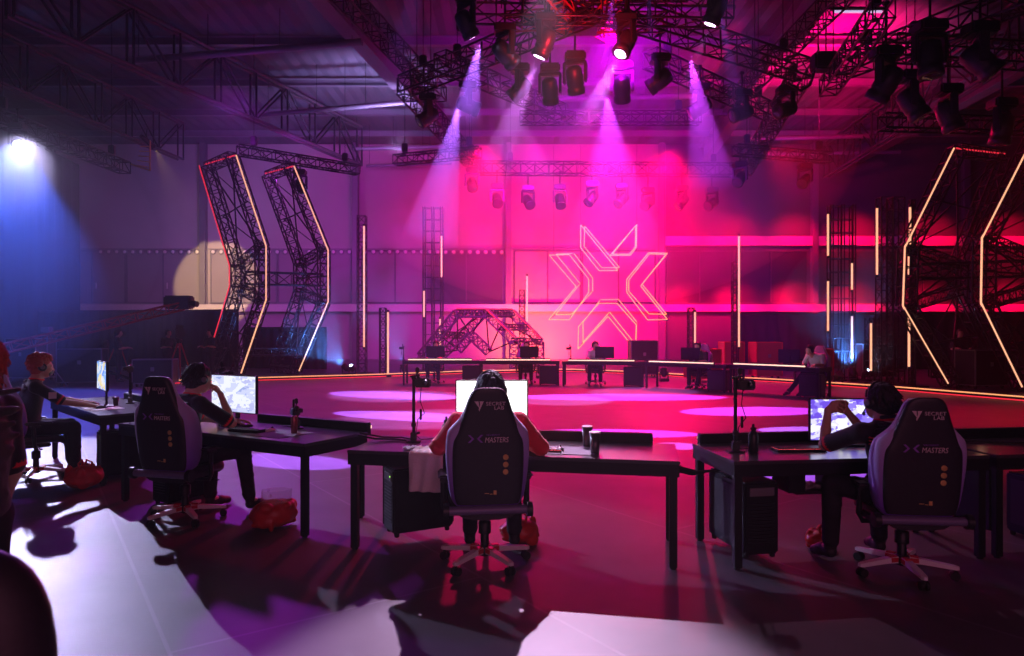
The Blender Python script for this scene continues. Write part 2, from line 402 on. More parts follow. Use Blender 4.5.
def person(name, label, loc, rz, J, st, group=None):
    t = thing(name, label, 'person', loc, rz, group)
    h = st.get('res', .008); a = {k: (np.array(v, float) if isinstance(v, (tuple, list)) else v) for k, v in J.items()}
    hb = head_basis(R(J.get('yaw', 0)), R(J.get('pitch', 0)), R(J.get('roll', 0))); hc = a['head']
    Hc = lambda x, y, z: hc + hb @ vec(x, y, z)
    E = lambda x, y, z, rx, ry, rz_, k=.02: ('e', Hc(x, y, z), (rx, ry, rz_), hb, k)
    neck = a['neck']; chest = a['chest']; hip = a['hip']
    r = nrm(a['shR'] - a['shL']); u = nrm(neck - hip); f = np.cross(u, r); TB = np.stack([r, f, u], 1)
    B = []
    # head: skull, face, jaw, brow, nose, lips, ears
    B += [E(0, -.012, .025, .077, .096, .088), E(0, .030, -.030, .058, .062, .082, .03), E(0, .058, -.088, .030, .030, .024, .03),
          E(.030, .052, -.060, .030, .034, .036, .03), E(-.030, .052, -.060, .030, .034, .036, .03),
          E(0, .080, .022, .052, .016, .014, .014),
          ('c', Hc(0, .092, .008), Hc(0, .109, -.028), .009, .012, .010), E(.012, .098, -.032, .009, .009, .008, .006), E(-.012, .098, -.032, .009, .009, .008, .006),
          E(0, .090, -.056, .022, .010, .006, .005), E(0, .088, -.067, .019, .010, .007, .005),
          E(.034, .078, -.020, .022, .016, .018, .02), E(-.034, .078, -.020, .022, .016, .018, .02),
          E(.080, -.006, -.008, .010, .020, .032, .006), E(-.080, -.006, -.008, .010, .020, .032, .006)]
    B += [('c', neck - u * .03, Hc(0, -.022, -.06), .058, .054, .03)]
    sk = []
    B += [('e', hip, (.150, .100, .105), TB, .04), ('e', (hip + chest) / 2, (.125, .090, .13), TB, .05), ('e', chest, (.155, .105, .15), TB, .05),
          ('c', a['shL'], a['shR'], .048, .048, .04), ('c', neck - u * .06 + r * .07, neck + u * .01, .045, .05, .04), ('c', neck - u * .06 - r * .07, neck + u * .01, .045, .05, .04)]
    for s, q in ((1, 'R'), (-1, 'L')):
        sh, el, wr = a['sh' + q], a['el' + q], a['wr' + q]
        B += [('c', sh, el, .046, .036, .02), ('c', el, el * .55 + wr * .45, .037, .036, .015), ('c', el * .55 + wr * .45, wr, .035, .024, .01), ('c', wr, wr + nrm(a['hd' + q]) * .02, .023, .022, .015)]
        B += hand_prims(wr, a['hd' + q], a['pl' + q], s, J.get('curl' + q, .5), thumb_in=J.get('thumb', .5))
        if 'kn' + q in a:
            kn, an = a['kn' + q], a['an' + q]; hj = hip + r * s * .085 - u * .02
            B += [('c', hj, kn, .075, .052, .03), ('c', kn, kn * .6 + an * .4, .052, .052, .015), ('c', kn * .6 + an * .4, an, .052, .034, .01)]
            toe = a['to' + q]; B += [('c', an, toe, .034, .03, .02)]
    body = mould('body', B, h, st.get('skin', 'skin'), t)
    # shirt
    S = [('e', hip + u * .03, (.165, .122, .11), TB, .04), ('e', (hip + chest) / 2, (.150, .118, .15), TB, .05), ('e', chest, (.172, .124, .165), TB, .05),
         ('c', a['shL'], a['shR'], .062, .062, .04), ('c', neck - u * .05 + r * .07, neck - u * .002, .056, .058, .03), ('c', neck - u * .05 - r * .07, neck - u * .002, .056, .058, .03)]
    rg = random.Random(3)
    for s, q in ((1, 'R'), (-1, 'L')):
        sh, el, wr = a['sh' + q], a['el' + q], a['wr' + q]
        if st.get('long'):
            S += [('c', sh, el, .068, .058, .03), ('c', el, wr, .058, .042, .02), ('c', wr - nrm(wr - el) * .045, wr - nrm(wr - el) * .01, .044, .040, .006)]
            for k in range(7):
                c = el + (sh - el) * (.12 * k); S.append(('e', c + vec(rg.uniform(-.02, .02), rg.uniform(-.02, .02), rg.uniform(-.02, .02)), (.058, .058, .03), TB, .012))
        else:
            e2 = sh + (el - sh) * .80; S += [('c', sh, e2, .062, .060, .03), ('c', e2, sh + (el - sh) * .86, .058, .056, .01)]
    # folds on the back and belly
    for k in range(10):
        z = .08 + .045 * k; S.append(('c', hip + u * z - f * .098 + r * rg.uniform(-.14, -.02), hip + u * (z + rg.uniform(-.02, .03)) - f * .100 + r * rg.uniform(.02, .14), .014, .012, .02))
    if st.get('hood'):
        for i in range(9):
            an_ = math.pi * (i / 8.0); p = neck + r * math.cos(an_) * .085 - f * (.02 + .085 * math.sin(an_)) + u * (.01 - .015 * math.sin(an_)); S.append(('e', p, (.045, .045, .040), TB, .02))
    part_shirt = mould('hoodie' if st.get('hood') else 'shirt', S, h, st['shirt'], t)
    if 'knR' in a:
        T = [('e', hip, (.168, .118, .11), TB, .04)]
        for s, q in ((1, 'R'), (-1, 'L')):
            kn, an, toe = a['kn' + q], a['an' + q], a['to' + q]; hj = hip + r * s * .085 - u * .02
            T += [('c', hj, kn, .092, .070, .04), ('c', kn, an * .9 + kn * .1, .070, .056, .02)]
            for k in range(5):
                c = kn + (an - kn) * (.12 + .19 * k); T.append(('e', c + vec(rg.uniform(-.01, .01), rg.uniform(-.01, .01), 0), (.066 - .003 * k, .066 - .003 * k, .022), None, .012))
            Sh = [('c', an + vec(0, 0, -.035), an + (toe - an) * .6 + vec(0, 0, -.005), .043, .040, .02), ('c', an + (toe - an) * .5, toe, .040, .034, .02), ('c', an + vec(0, 0, .01), an + vec(0, 0, .05), .044, .044, .01)]
            mould('shoe', Sh, max(h, .008), st.get('shoe', 'shoe'), t)
        mould('trousers', T, h, st.get('trousers', 'trousers'), t)
    # hair
    Hh = []; rg = random.Random(st.get('seed', 5)); style = st.get('hairstyle', 'shag')
    Hh += [E(0, -.022, .042, .084, .098, .084, .01), E(0, -.050, -.020, .082, .072, .090, .02), E(.068, -.02, -.01, .024, .05, .05, .02), E(-.068, -.02, -.01, .024, .05, .05, .02)]
    N = 300 if h < .012 else 60
    for i in range(N):
        th = rg.uniform(0, 2 * math.pi); z = rg.uniform(-.95, 1.0); q = math.sqrt(max(0, 1 - z * z)); dx, dy, dz = q * math.cos(th), q * math.sin(th), z
        if dy > .25 and dz < .45: continue
        if dz < -.1 and dy > .1: continue
        if dz < -.6 and dy > -.35: continue
        px, py, pz = dx * .092, -.024 + dy * .106, .034 + dz * .094
        if style == 'curly':
            rr = rg.uniform(.012, .026); k_ = rg.uniform(1.02, 1.20); Hh.append(('e', Hc(px * k_, py * k_ - .004, pz * k_), (rr, rr, rr), None, .003))
        else:
            l = rg.uniform(.035, .075); tx, ty, tz = px * 1.16 + rg.uniform(-.02, .02), py * 1.14 - .004 + rg.uniform(-.02, .02), pz - l * (.7 if dz > .5 else 1)
            if dz > .3: tx, ty = px * 1.25, py * 1.2
            Hh.append(('c', Hc(px, py, pz), Hc(tx, ty, tz), .012, .004, .004))
    mould('hair', Hh, min(h, .009) if h < .012 else h, st.get('hair', 'hair_black'), t)
    if h < .012:
        for s in (-1, 1):
            e = MB(); e.lathe([(0, -.012), (.008, -.009), (.0118, 0), (.008, .009), (0, .012)], n=12)
            eo = part('eye', e, 'eye', t); eo.location = Hc(.030 * s, .078, .000)
            p_ = MB(); p_.lathe([(0, -.006), (.005, -.003), (.0058, 0), (.004, .004), (0, .0055)], n=10)
            po = part('pupil', p_, 'pupil', eo); po.location = Vector(hb @ vec(0, .008, 0))
        if st.get('collar', True):
            c = MB(); pts = [Vector(neck + u * .012 + r * math.cos(x) * .068 + f * (math.sin(x) * .066 + .004)) for x in [2 * math.pi * i / 20 for i in range(21)]]
            c.path(pts, .012, 8); part('collar', c, st.get('collar_mat', 'red_trim'), t, 'red collar')
        if not st.get('long'):
            for q in 'RL':
                sh, el = Vector(a['sh' + q]), Vector(a['el' + q]); d = (el - sh)
                c = MB(); c.tube(sh + d * .80, sh + d * .90, .0615, 18, .0600); part('sleeve_cuff', c, 'red_trim', t, 'red sleeve cuff')
        if st.get('mask'):
            mould('face_mask', [E(0, .050, -.062, .062, .060, .050, .02), E(0, .095, -.040, .018, .018, .020, .03), ('c', Hc(.055, .03, -.05), Hc(.082, -.01, -.02), .008, .004, .004), ('c', Hc(-.055, .03, -.05), Hc(-.082, -.01, -.02), .008, .004, .004)], h, 'plastic', t, 'black face mask')
    t['_head'] = [float(x) for x in hc]
    return t, (hc, hb)

def headset(label, pt, head, mic=True, s=1.0):
    """headband, two ear cups and a boom microphone worn over the hair; a thing of its own"""
    hc, hb = head; base = Matrix.Translation(pt.location) @ Matrix.Rotation(pt.rotation_euler.z, 4, 'Z')
    t = thing('headset', label, 'headset'); m = base @ Matrix.Translation(Vector(hc)) @ Matrix(hb.tolist()).to_4x4()
    t.location = m.translation; t.rotation_euler = m.to_euler()
    mb = MB(); mb.path([(-.098 * math.cos(x), -.012, .018 + .120 * math.sin(x)) for x in [math.pi * i / 16 for i in range(17)]], .0105, 8); part('headband', mb, 'plastic', t)
    for sd in (-1, 1):
        q = Matrix.Rotation(R(90 * sd), 3, 'Y'); c = MB()
        c.lathe([(.030, -.012), (.044, -.008), (.046, .006), (.040, .020), (.026, .026), (0, .027)], (sd * .088, -.008, -.004), 20, q=q)
        cup = part('ear_cup', c, 'plastic', t); r_ = MB(); r_.lathe([(.020, .026), (.024, .029), (.020, .031)], (sd * .088, -.008, -.004), 16, q=q); part('cup_ring', r_, 'steel', cup)
    if mic:
        b = MB(); b.path([(-.098, .01, -.02), (-.098, .05, -.06), (-.075, .095, -.078), (-.04, .118, -.075)], .0035, 6); b.lathe([(.004, -.012), (.009, -.006), (.009, .008), (.004, .013)], (-.034, .121, -.074), 10)
        part('microphone', b, 'plastic', t)
    return t

# ------------------------------------------------------------------ gaming chair
def chair_rings(tab, back, thick, n=24):
    rings = []
    for z, w, wing in tab:
        y = back(z); pts = []
        # ring: rear face, side bolster, front face
        half = [(0, 0), (.45 * w, -.004), (.80 * w, .006), (.97 * w, .030), (w, .065), (.97 * w, .065 + wing), (.86 * w, .075 + wing), (.68 * w, .070 + thick * .3), (.35 * w, .062), (0, .060)]
        for x, yy in half: pts.append((x, y + yy, z))
        for x, yy in reversed(half[1:-1]): pts.append((-x, y + yy, z))
        rings.append(pts)
    return rings

def gaming_chair(name, label, loc, rz, group='players\' racing style gaming chairs', logos=True, recline=.10, base_rot=0):
    t = thing(name, label, 'chair', loc, rz, group)
    back = lambda z: -.275 - recline * (z - .5)
    tab = [(.47, .21, .05), (.50, .245, .09), (.58, .265, .125), (.70, .278, .13), (.80, .288, .125), (.90, .288, .11), (.97, .280, .08), (1.0, .268, .06), (1.04, .225, .03), (1.09, .182, .01), (1.15, .155, 0), (1.21, .135, -.01), (1.25, .118, -.02), (1.272, .09, -.03)]
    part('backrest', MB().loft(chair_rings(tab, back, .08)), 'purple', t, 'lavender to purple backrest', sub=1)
    sh = MB(); rg = []
    for z, w, k in [(.49, .21, 1), (.52, .230, 1), (.62, .240, 1), (.75, .246, 1), (.88, .244, 1), (.93, .238, 1), (.97, .215, 1), (1.03, .195, 1), (1.085, .176, 1), (1.14, .158, 1), (1.20, .139, 1), (1.25, .121, 1), (1.276, .092, .8), (1.282, .06, .5)]:
        y = back(z); hd = .055 if z > 1.06 else .03
        half = [(0, -.016), (.6 * w, -.015), (.9 * w, -.006), (w, .012), (.985 * w, hd), (.5 * w, .05), (0, .05)]
        rg.append([(x, y + yy * k, z) for x, yy in half] + [(-x, y + yy * k, z) for x, yy in reversed(half[1:-1])])
    shell = part('back_shell', sh.loft(rg), 'leather', t, 'black back panel', sub=1)
    if logos:
        tilt = math.atan(recline); yb = lambda z: back(z) - .0175
        rot = (R(90) + tilt * 1.0, 0, 0)
        # emblem: inverted triangle with a cut
        e = MB(); y0 = yb(1.165) - .001; rr = lambda x, z: (x, yb(z) - .0012, z)
        e.prism([rr(-.098, 1.195), rr(-.070, 1.195), rr(-.066, 1.150)], (0, -.0012, 0)); e.prism([rr(-.064, 1.195), rr(-.036, 1.195), rr(-.066, 1.128), rr(-.070, 1.140), rr(-.060, 1.175)], (0, -.0012, 0))
        part('emblem_print', e, 'silver', shell)
        text('brand_print', 'SECRET\n     LAB', .034, 'silver', shell, (-.022, yb(1.17) - .002, 1.167), rot, sx=1.15)
        x_ = MB()
        for sx, c0 in ((1, -.118), (-1, -.060)):
            x_.prism([rr(c0 - .022 * sx, .970), rr(c0 - .006 * sx, .970), rr(c0 + .020 * sx, .944), rr(c0 - .006 * sx, .918), rr(c0 - .022 * sx, .918), rr(c0 + .004 * sx, .944)], (0, -.0012, 0))
        part('chevron_print', x_, 'violet_print', shell)
        text('event_print', 'MASTERS', .050, 'silver', shell, (-.028, yb(.93) - .002, .918), rot, sx=.78, shear=.15)
        text('event_print', 'VALORANT', .016, 'violet_print', shell, (-.018, yb(.965) - .002, .963), rot, sx=1.1)
        for k, z in enumerate((.815, .765, .715)):
            g = MB(); q = Matrix.Rotation(R(90), 3, 'X')
            g.lathe([(.013, 0), (.019, 0), (.019, .0015), (.013, .0015)], (.115, yb(z), z), 20, q=q)
            if k < 2: g.lathe([(.010, 0), (.010, .002), (0, .002)], (.115, yb(z), z), 8, q=q)
            else: g.box((.115, yb(z) - .001, z), (.02, .002, .004)); g.box((.115, yb(z) - .001, z), (.004, .002, .02))
            part('round_badge', g, 'gold', shell)
        g = MB(); g.box((.045, yb(.575), .575), (.020, .003, .028)); g.box((.020, yb(.575), .565), (.018, .003, .004)); g.box((-.01, yb(.575), .57), (.03, .003, .004)); part('care_tag', g, 'gold', shell)
    # hinge bar
    hb = MB(); hb.tube((-.265, -.285, .455), (.265, -.285, .455), .030, 14); part('hinge_bar', hb, 'lavender_tube', t, 'purple grey hinge bar')
    for sx in (-1, 1):
        k = MB(); k.tube((sx * .262, -.285, .455), (sx * .300, -.285, .455), .050, 18); k.rbox((sx * .275, -.18, .44), (.022, .26, .05), .008); part('recline_bracket', k, 'plastic', t)
    # seat
    rows = []
    for y, w, z in [(-.24, .20, .455), (-.22, .235, .48), (-.10, .255, .485), (.05, .262, .483), (.17, .260, .48), (.235, .235, .465), (.25, .20, .445)]:
        half = [(0, -.012), (.62 * w, -.008), (.80 * w, .02), (.95 * w, .018), (w, -.02), (.92 * w, -.075), (0, -.08)]
        rows.append([(x, y, z + zz) for x, zz in half] + [(-x, y, z + zz) for x, zz in reversed(half[1:-1])])
    part('seat', MB().loft(rows), 'leather', t, sub=1)
    me = MB(); me.rbox((0, -.02, .375), (.22, .30, .045), .012); me.tube((.10, 0, .37), (.28, .02, .36), .007, 8); me.rbox((.30, .02, .36), (.05, .03, .012), .004); part('tilt_mechanism', me, 'plastic', t)
    for sx in (-1, 1):
        am = MB(); am.path([(sx * .10, -.02, .375), (sx * .27, -.03, .375), (sx * .295, -.04, .43), (sx * .295, -.05, .60)], [.018, .018, .02, .022], 8); ar = part('armrest', am, 'plastic', t)
        pd = MB(); pd.rbox((sx * .29, .0, .645), (.085, .26, .03), .012); pd.rbox((sx * .295, -.03, .615), (.05, .10, .035), .01); part('armrest_pad', pd, 'plastic', ar)
    g = MB(); g.lathe([(.030, .115), (.030, .24), (.022, .245), (.022, .36)], n=16); g.lathe([(.045, .22), (.045, .30), (.03, .31)], n=16); part('gas_lift', g, 'black_metal', t)
    sb = MB(); sb.lathe([(.03, .06), (.055, .075), (.055, .115), (.035, .135)], n=20); base = part('star_base', sb, 'plastic', t)
    for k in range(5):
        an = math.radians(90 + 72 * k + 36 + base_rot); d = Vector((math.cos(an), math.sin(an), 0)); s = Vector((-d.y, d.x, 0))
        rg = []
        for rr, hw, zt, th in [(.045, .026, .128, .045), (.12, .024, .122, .036), (.24, .022, .108, .030), (.315, .020, .098, .026), (.335, .012, .094, .020)]:
            c = d * rr; rg.append([c + s * hw + Vector((0, 0, zt - th)), c + s * hw * .9 + Vector((0, 0, zt)), c - s * hw * .9 + Vector((0, 0, zt)), c - s * hw + Vector((0, 0, zt - th))])
        arm = part('base_arm', MB().loft(rg, smooth=False), 'white_plastic', base, 'white base arm')
        hub = MB(); hub.rbox(d * .075 + Vector((0, 0, .108)), (.07, .058, .05), .01, rz=an); part('arm_cover', hub, 'red_plastic', base, 'red root of the arm')
        c = d * .31; cs = MB(); cs.tube(c + Vector((0, 0, .045)), c + Vector((0, 0, .085)), .010, 8)
        for q in (-1, 1): cs.tube(c + s * q * .008 + Vector((0, 0, .030)), c + s * q * .026 + Vector((0, 0, .030)), .030, 14)
        cs.rbox(c + Vector((0, 0, .045)), (.03, .03, .03), .008, rz=an); part('caster', cs, 'rubber', t)
    return t

# ------------------------------------------------------------------ desk: origin at the near right-hand corner of the top on the floor, x runs left (-), y away
def desk(name, label, loc, rz, Wd, Dp=.75, ht=.76, side=-1, group=None, led=False, bar=(0.15, .92), apron=.085, panel=False):
    """side -1: the desk runs to -x from its origin"""
    t = thing(name, label, 'desk', loc, rz, group); x0, x1 = (-Wd, 0) if side < 0 else (0, Wd); xm = (x0 + x1) / 2
    part('tabletop', MB().rbox((xm, Dp / 2, ht - .0125), (Wd, Dp, .025), .004), 'desk_top', t)
    fr = MB(); z = ht - .025 - apron / 2
    fr.box((xm, .018, z), (Wd - .01, .03, apron)); fr.box((xm, Dp - .018, z), (Wd - .01, .03, apron))
    fr.box((x0 + .02, Dp / 2, z), (.03, Dp - .04, apron)); fr.box((x1 - .02, Dp / 2, z), (.03, Dp - .04, apron))
    part('apron_frame', fr, 'desk_frame', t)
    for x in (x0 + .045, x1 - .045):
        for y in (.045, Dp - .045):
            l = MB(); l.rbox((x, y, (ht - .03) / 2 + .006), (.055, .055, ht - .042), .005); lg = part('leg', l, 'desk_frame', t)
            part('foot', MB().lathe([(.02, 0), (.024, .004), (.014, .012), (.014, .03)], (x, y, 0), 10), 'rubber', lg)
            c = MB()
            for dz in (0, .03):
                c.tube((x, y - .0285, ht - .07 - dz), (x, y - .033, ht - .07 - dz), .006, 8)
            part('bolt', c, 'steel', lg)
    b0, b1 = x0 + Wd * bar[0], x0 + Wd * bar[1]
    bb = MB(); bb.rbox(((b0 + b1) / 2, Dp + .055, ht + .015), (b1 - b0, .075, .115), .008)
    lb = part('light_bar', bb, 'black_metal', t)
    tu = MB(); tu.rbox(((b0 + b1) / 2, Dp + .098, ht + .03), (b1 - b0 - .01, .014, .03), .004); part('light_tube', tu, 'desk_led', lb, 'glowing tube facing the stage')
    if panel:
        part('end_panel', MB().rbox((x1 - .02 if panel > 0 else x0 + .02, Dp / 2, ht * .55), (.03, Dp - .14, ht * .6), .004), 'desk_frame', t)
    return t

def monitor(name, label, loc, rz, m, w=.55, hh=.325, zc=1.09, base_z=.76, arm=False, group='players\' monitors'):
    """origin on the desk under the screen; the screen faces local -y"""
    t = thing(name, label, 'monitor', loc, rz, group)
    part('casing', MB().rbox((0, .014, zc - base_z), (w + .02, .030, hh + .02), .006), 'plastic', t)
    s = part('screen', MB().box((0, -.0025, 0), (w, .003, hh)), m, t, 'lit screen'); s.location = (0, 0, zc - base_z)
    k = MB(); k.rbox((0, .05, (zc - base_z) / 2 + .02), (.05, .02, zc - base_z + .02), .005); k.rbox((0, .036, zc - base_z), (.10, .03, .10), .006); part('stand_column', k, 'plastic', t)
    b = MB(); b.rbox((0, .03, .008), (.26, .19, .014), .006); part('stand_foot', b, 'plastic', t)
    return t

def camera_stand(label, loc, rz=0, ht=.52, group='player cameras on desk stands', arm=.05):
    t = thing('camera_stand', label, 'camera', loc, rz, group)
    p = MB(); p.rbox((0, 0, .006), (.12, .10, .012), .004); p.tube((0, 0, .01), (0, 0, ht), .013, 10); part('stand_pole', p, 'black_metal', t)
    c = MB(); c.rbox((0, 0, .045), (.05, .05, .07), .006); c.tube((.02, 0, .07), (.05, 0, .075), .010, 8); c.rbox((0, .0, .14), (.036, .036, .04), .005); part('clamp', c, 'plastic', t)
    a = MB(); a.tube((-.03, 0, ht), (.05, 0, ht + .012), .008, 8); a.lathe([(.016, -.015), (.020, 0), (.016, .015)], (0, 0, ht - .01), 10); a.tube((.02, 0, ht + .01), (.045, -.01, ht + .07), .006, 8); a.rbox((.03, 0, ht + .05), (.03, .03, .05), .006); part('tilt_head', a, 'plastic', t)
    k = MB(); k.rbox((.075, 0, ht - .05), (.13, .07, .075), .010); k.tube((.10, -.03, ht - .04), (.10, -.065, ht - .05), .022, 14); k.tube((.055, .0, ht - .02), (.03, 0, ht + .0), .01, 8); cam = part('camera_body', k, 'plastic', t)
    part('lens', MB().lathe([(.018, 0), (.021, .006), (.019, .009), (0, .007)], (.10, -.065, ht - .05), 14, q=Matrix.Rotation(R(90), 3, 'X')), 'lens', cam)
    w = MB(); w.path([(.06, .01, ht - .08), (.05, .015, ht - .2), (.085, .02, ht - .30), (.03, .02, .18), (.018, .01, .05), (.05, .05, .012), (.16, .10, .010)], .0035, 6); w.rbox((.055, .018, .22), (.018, .018, .09), .005); part('cable', w, 'rubber', t)
    return t

def bottle(label, loc, h=.20, r=.033, m='plastic', group='black drinks bottles on the desks'):
    t = thing('bottle', label, 'bottle', loc, 0, group)
    part('body', MB().lathe([(r * .9, 0), (r, .008), (r, h * .62), (r * .85, h * .68), (r * .45, h * .76), (r * .42, h * .80)], n=20), m, t)
    part('cap', MB().lathe([(r * .55, h * .79), (r * .55, h * .87), (r * .25, h * .88), (r * .22, h), (0, h)], n=16), 'rubber', t)
    return t
def cup(label, loc, h=.13, r=.040, m='cup', group='tumblers on the desks'):
    t = thing('cup', label, 'cup', loc, 0, group)
    part('body', MB().lathe([(r * .72, 0), (r * .76, .006), (r, h), (r * .93, h), (r * .70, .012), (0, .010)], n=22), m, t)
    part('rim', MB().lathe([(r * 1.0, h - .006), (r * 1.05, h - .002), (r * 1.0, h + .003), (r * .93, h)], n=22), 'silver', t)
    return t
def keyboard(label, loc, rz, key='plastic', group='players\' keyboards', w=.36, d=.13):
    t = thing('keyboard', label, 'keyboard', loc, rz, group)
    part('body', MB().rbox((0, 0, .009), (w, d, .016), .004), 'plastic', t)
    part('backlight', MB().box((0, 0, .0178), (w - .016, d - .014, .0012)), key, t, 'lit strip between the keys')
    k = MB()
    for r_ in range(5):
        n = 15
        for i in range(n):
            if r_ == 4 and 4 < i < 9: continue
            k.box((-w / 2 + .018 + i * (w - .036) / (n - 1), d / 2 - .018 - r_ * .0235, .022), (.019, .019, .008))
        if r_ == 4: k.box((-.005, d / 2 - .018 - r_ * .0235, .022), (.09, .019, .008))
    o = part('keys', k, 'plastic', t); o['kind'] = 'stuff'
    return t
def mouse(label, loc, rz, m='plastic', group='players\' mice'):
    t = thing('mouse', label, 'mouse', loc, rz, group)
    rg = [[(x * s, y, z * k) for x, z in ((.028, 0), (.030, .012), (.020, .030), (0, .036), (-.020, .030), (-.030, .012), (-.028, 0))] for y, s, k in ((-.058, .5, .4), (-.045, .9, .8), (-.01, 1, 1), (.03, .95, .8), (.052, .8, .5), (.058, .5, .3))]
    part('shell', MB().loft(rg), m, t, sub=1)
    w = MB(); w.tube((-.004, .03, .032), (.004, .03, .032), .010, 12); part('scroll_wheel', w, 'rubber', t)
    return t
def pc_tower(label, loc, rz, w=.24, d=.52, h=.50, leds=True, group='computer towers under the desks', side_glass=True):
    t = thing('computer_tower', label, 'computer', loc, rz, group)
    part('case', MB().rbox((0, 0, h / 2 + .03), (w, d, h), .015), 'black_metal', t)
    part('front_panel', MB().rbox((0, d / 2 + .006, h / 2 + .03), (w - .03, .02, h - .05), .008), 'plastic', t)
    part('side_window', MB().rbox((-w / 2 - .002, 0, h / 2 + .04), (.006, d - .10, h - .12), .002), 'glass_dark', t)
    for x in (-w / 2 + .03, w / 2 - .03):
        for y in (-d / 2 + .04, d / 2 - .04): part('foot', MB().lathe([(.016, 0), (.02, .006), (.02, .034)], (x, y, 0), 10), 'rubber', t)
    v = MB()
    for i in range(12): v.box((0, -d / 2 - .003, .12 + i * .025), (w - .07, .006, .008))
    part('rear_vent', v, 'plastic', t)
    po = MB(); po.rbox((0, -d / 2 - .004, h - .04), (w - .08, .01, .06), .003); part('port_panel', po, 'steel', t)
    if leds: part('power_light', MB().rbox((w / 2 - .05, -d / 2 - .010, h - .03), (.014, .006, .010), .002), 'green_led', t, 'green power light')
    return t
# ================================================================== THE PLACE
YB = 40.0            # rear wall
# floor: dark vinyl sheets taped together
def floor_mat():
    m = bpy.data.materials.new('grey_vinyl_floor'); m.use_nodes = True; nt = m.node_tree; b = nt.nodes['Principled BSDF']
    tc = nt.nodes.new('ShaderNodeTexCoord')
    n = nt.nodes.new('ShaderNodeTexNoise'); n.inputs['Scale'].default_value = 1.3; n.inputs['Detail'].default_value = 8; n.inputs['Roughness'].default_value = .65
    nt.links.new(tc.outputs['Object'], n.inputs['Vector'])
    cr = nt.nodes.new('ShaderNodeValToRGB'); cr.color_ramp.elements[0].position = .3; cr.color_ramp.elements[0].color = (.085, .082, .092, 1)
    cr.color_ramp.elements[1].position = .7; cr.color_ramp.elements[1].color = (.125, .12, .132, 1)
    nt.links.new(n.outputs['Fac'], cr.inputs[0])
    # sheets 2 m wide laid on a slant: thin seams
    mp = nt.nodes.new('ShaderNodeMapping'); mp.inputs['Rotation'].default_value = (0, 0, R(55)); mp.inputs['Location'].default_value = (.4, -.573, 0)
    nt.links.new(tc.outputs['Object'], mp.inputs[0])
    br = nt.nodes.new('ShaderNodeTexBrick'); br.inputs['Scale'].default_value = 1.0; br.inputs['Mortar Size'].default_value = .012; br.inputs['Mortar Smooth'].default_value = .3
    br.inputs['Brick Width'].default_value = 7.0; br.inputs['Row Height'].default_value = 1.9
    br.inputs['Color1'].default_value = (1, 1, 1, 1); br.inputs['Color2'].default_value = (.88, .88, .88, 1); br.inputs['Mortar'].default_value = (1.5, 1.5, 1.5, 1)
    nt.links.new(mp.outputs[0], br.inputs['Vector'])
    mx = nt.nodes.new('ShaderNodeMix'); mx.data_type = 'RGBA'; mx.blend_type = 'MULTIPLY'; mx.inputs[0].default_value = 1
    nt.links.new(cr.outputs[0], mx.inputs[6]); nt.links.new(br.outputs[0], mx.inputs[7]); nt.links.new(mx.outputs[2], b.inputs['Base Color'])
    n2 = nt.nodes.new('ShaderNodeTexNoise'); n2.inputs['Scale'].default_value = .6; n2.inputs['Detail'].default_value = 6; nt.links.new(tc.outputs['Object'], n2.inputs['Vector'])
    mr = nt.nodes.new('ShaderNodeMapRange'); mr.inputs[3].default_value = .40; mr.inputs[4].default_value = .55; nt.links.new(n2.outputs['Fac'], mr.inputs[0]); nt.links.new(mr.outputs[0], b.inputs['Roughness'])
    bp = nt.nodes.new('ShaderNodeBump'); bp.inputs['Strength'].default_value = .12; bp.inputs['Distance'].default_value = .02
    nt.links.new(n.outputs['Fac'], bp.inputs['Height']); nt.links.new(bp.outputs['Normal'], b.inputs['Normal'])
    return m
M['floor'] = floor_mat()
M['wall'] = mat('pale_wall_cladding', (.42, .38, .36), .8, noise=.10, nscale=.8)
M['wall_dark'] = mat('charcoal_cladding', (.10, .09, .10), .7, noise=.15, nscale=.8)
M['wall_panel'] = mat('grey_door_panels', (.27, .25, .25), .7, noise=.12, nscale=.6)
M['ledge'] = mat('cream_steel_ledge', (.62, .58, .52), .5)
M['ceiling'] = mat('ribbed_ceiling_sheet', (.13, .125, .14), .7, noise=.15, nscale=.5)
XL, XR, YN, ZC = -27.0, 33.0, -6.0, 12.6
struct('floor', MB().box((3, 17, -.05), (64, 48, .1)), 'floor')
struct('wall_back', MB().box((-9, YB + .15, ZC / 2), (36, .3, ZC)), 'wall')
struct('wall_back_right', MB().box((21.1, YB + .15, ZC / 2), (24.2, .3, ZC)), 'wall_dark')
struct('wall_left', MB().box((XL - .15, 17, ZC / 2), (.3, 48, ZC)), 'wall_dark')
struct('wall_right', MB().box((XR + .15, 17, ZC / 2), (.3, 48, ZC)), 'wall_dark')
struct('wall_front', MB().box((3, YN - .15, ZC / 2), (61, .3, ZC)), 'wall_dark')
cl = MB(); n = 60
rows = []
for j in range(2):
    row = []
    for i in range(int(60 / .3) + 1):
        x = XL + .3 * i; row.append((x, YN if j == 0 else YB, ZC + (.05 if i % 2 else 0)))
    rows.append(row)
cl.grid(rows, smooth=False); cl.box((3, 17, ZC + .2), (61, 48, .1)); struct('ceiling', cl, 'ceiling')
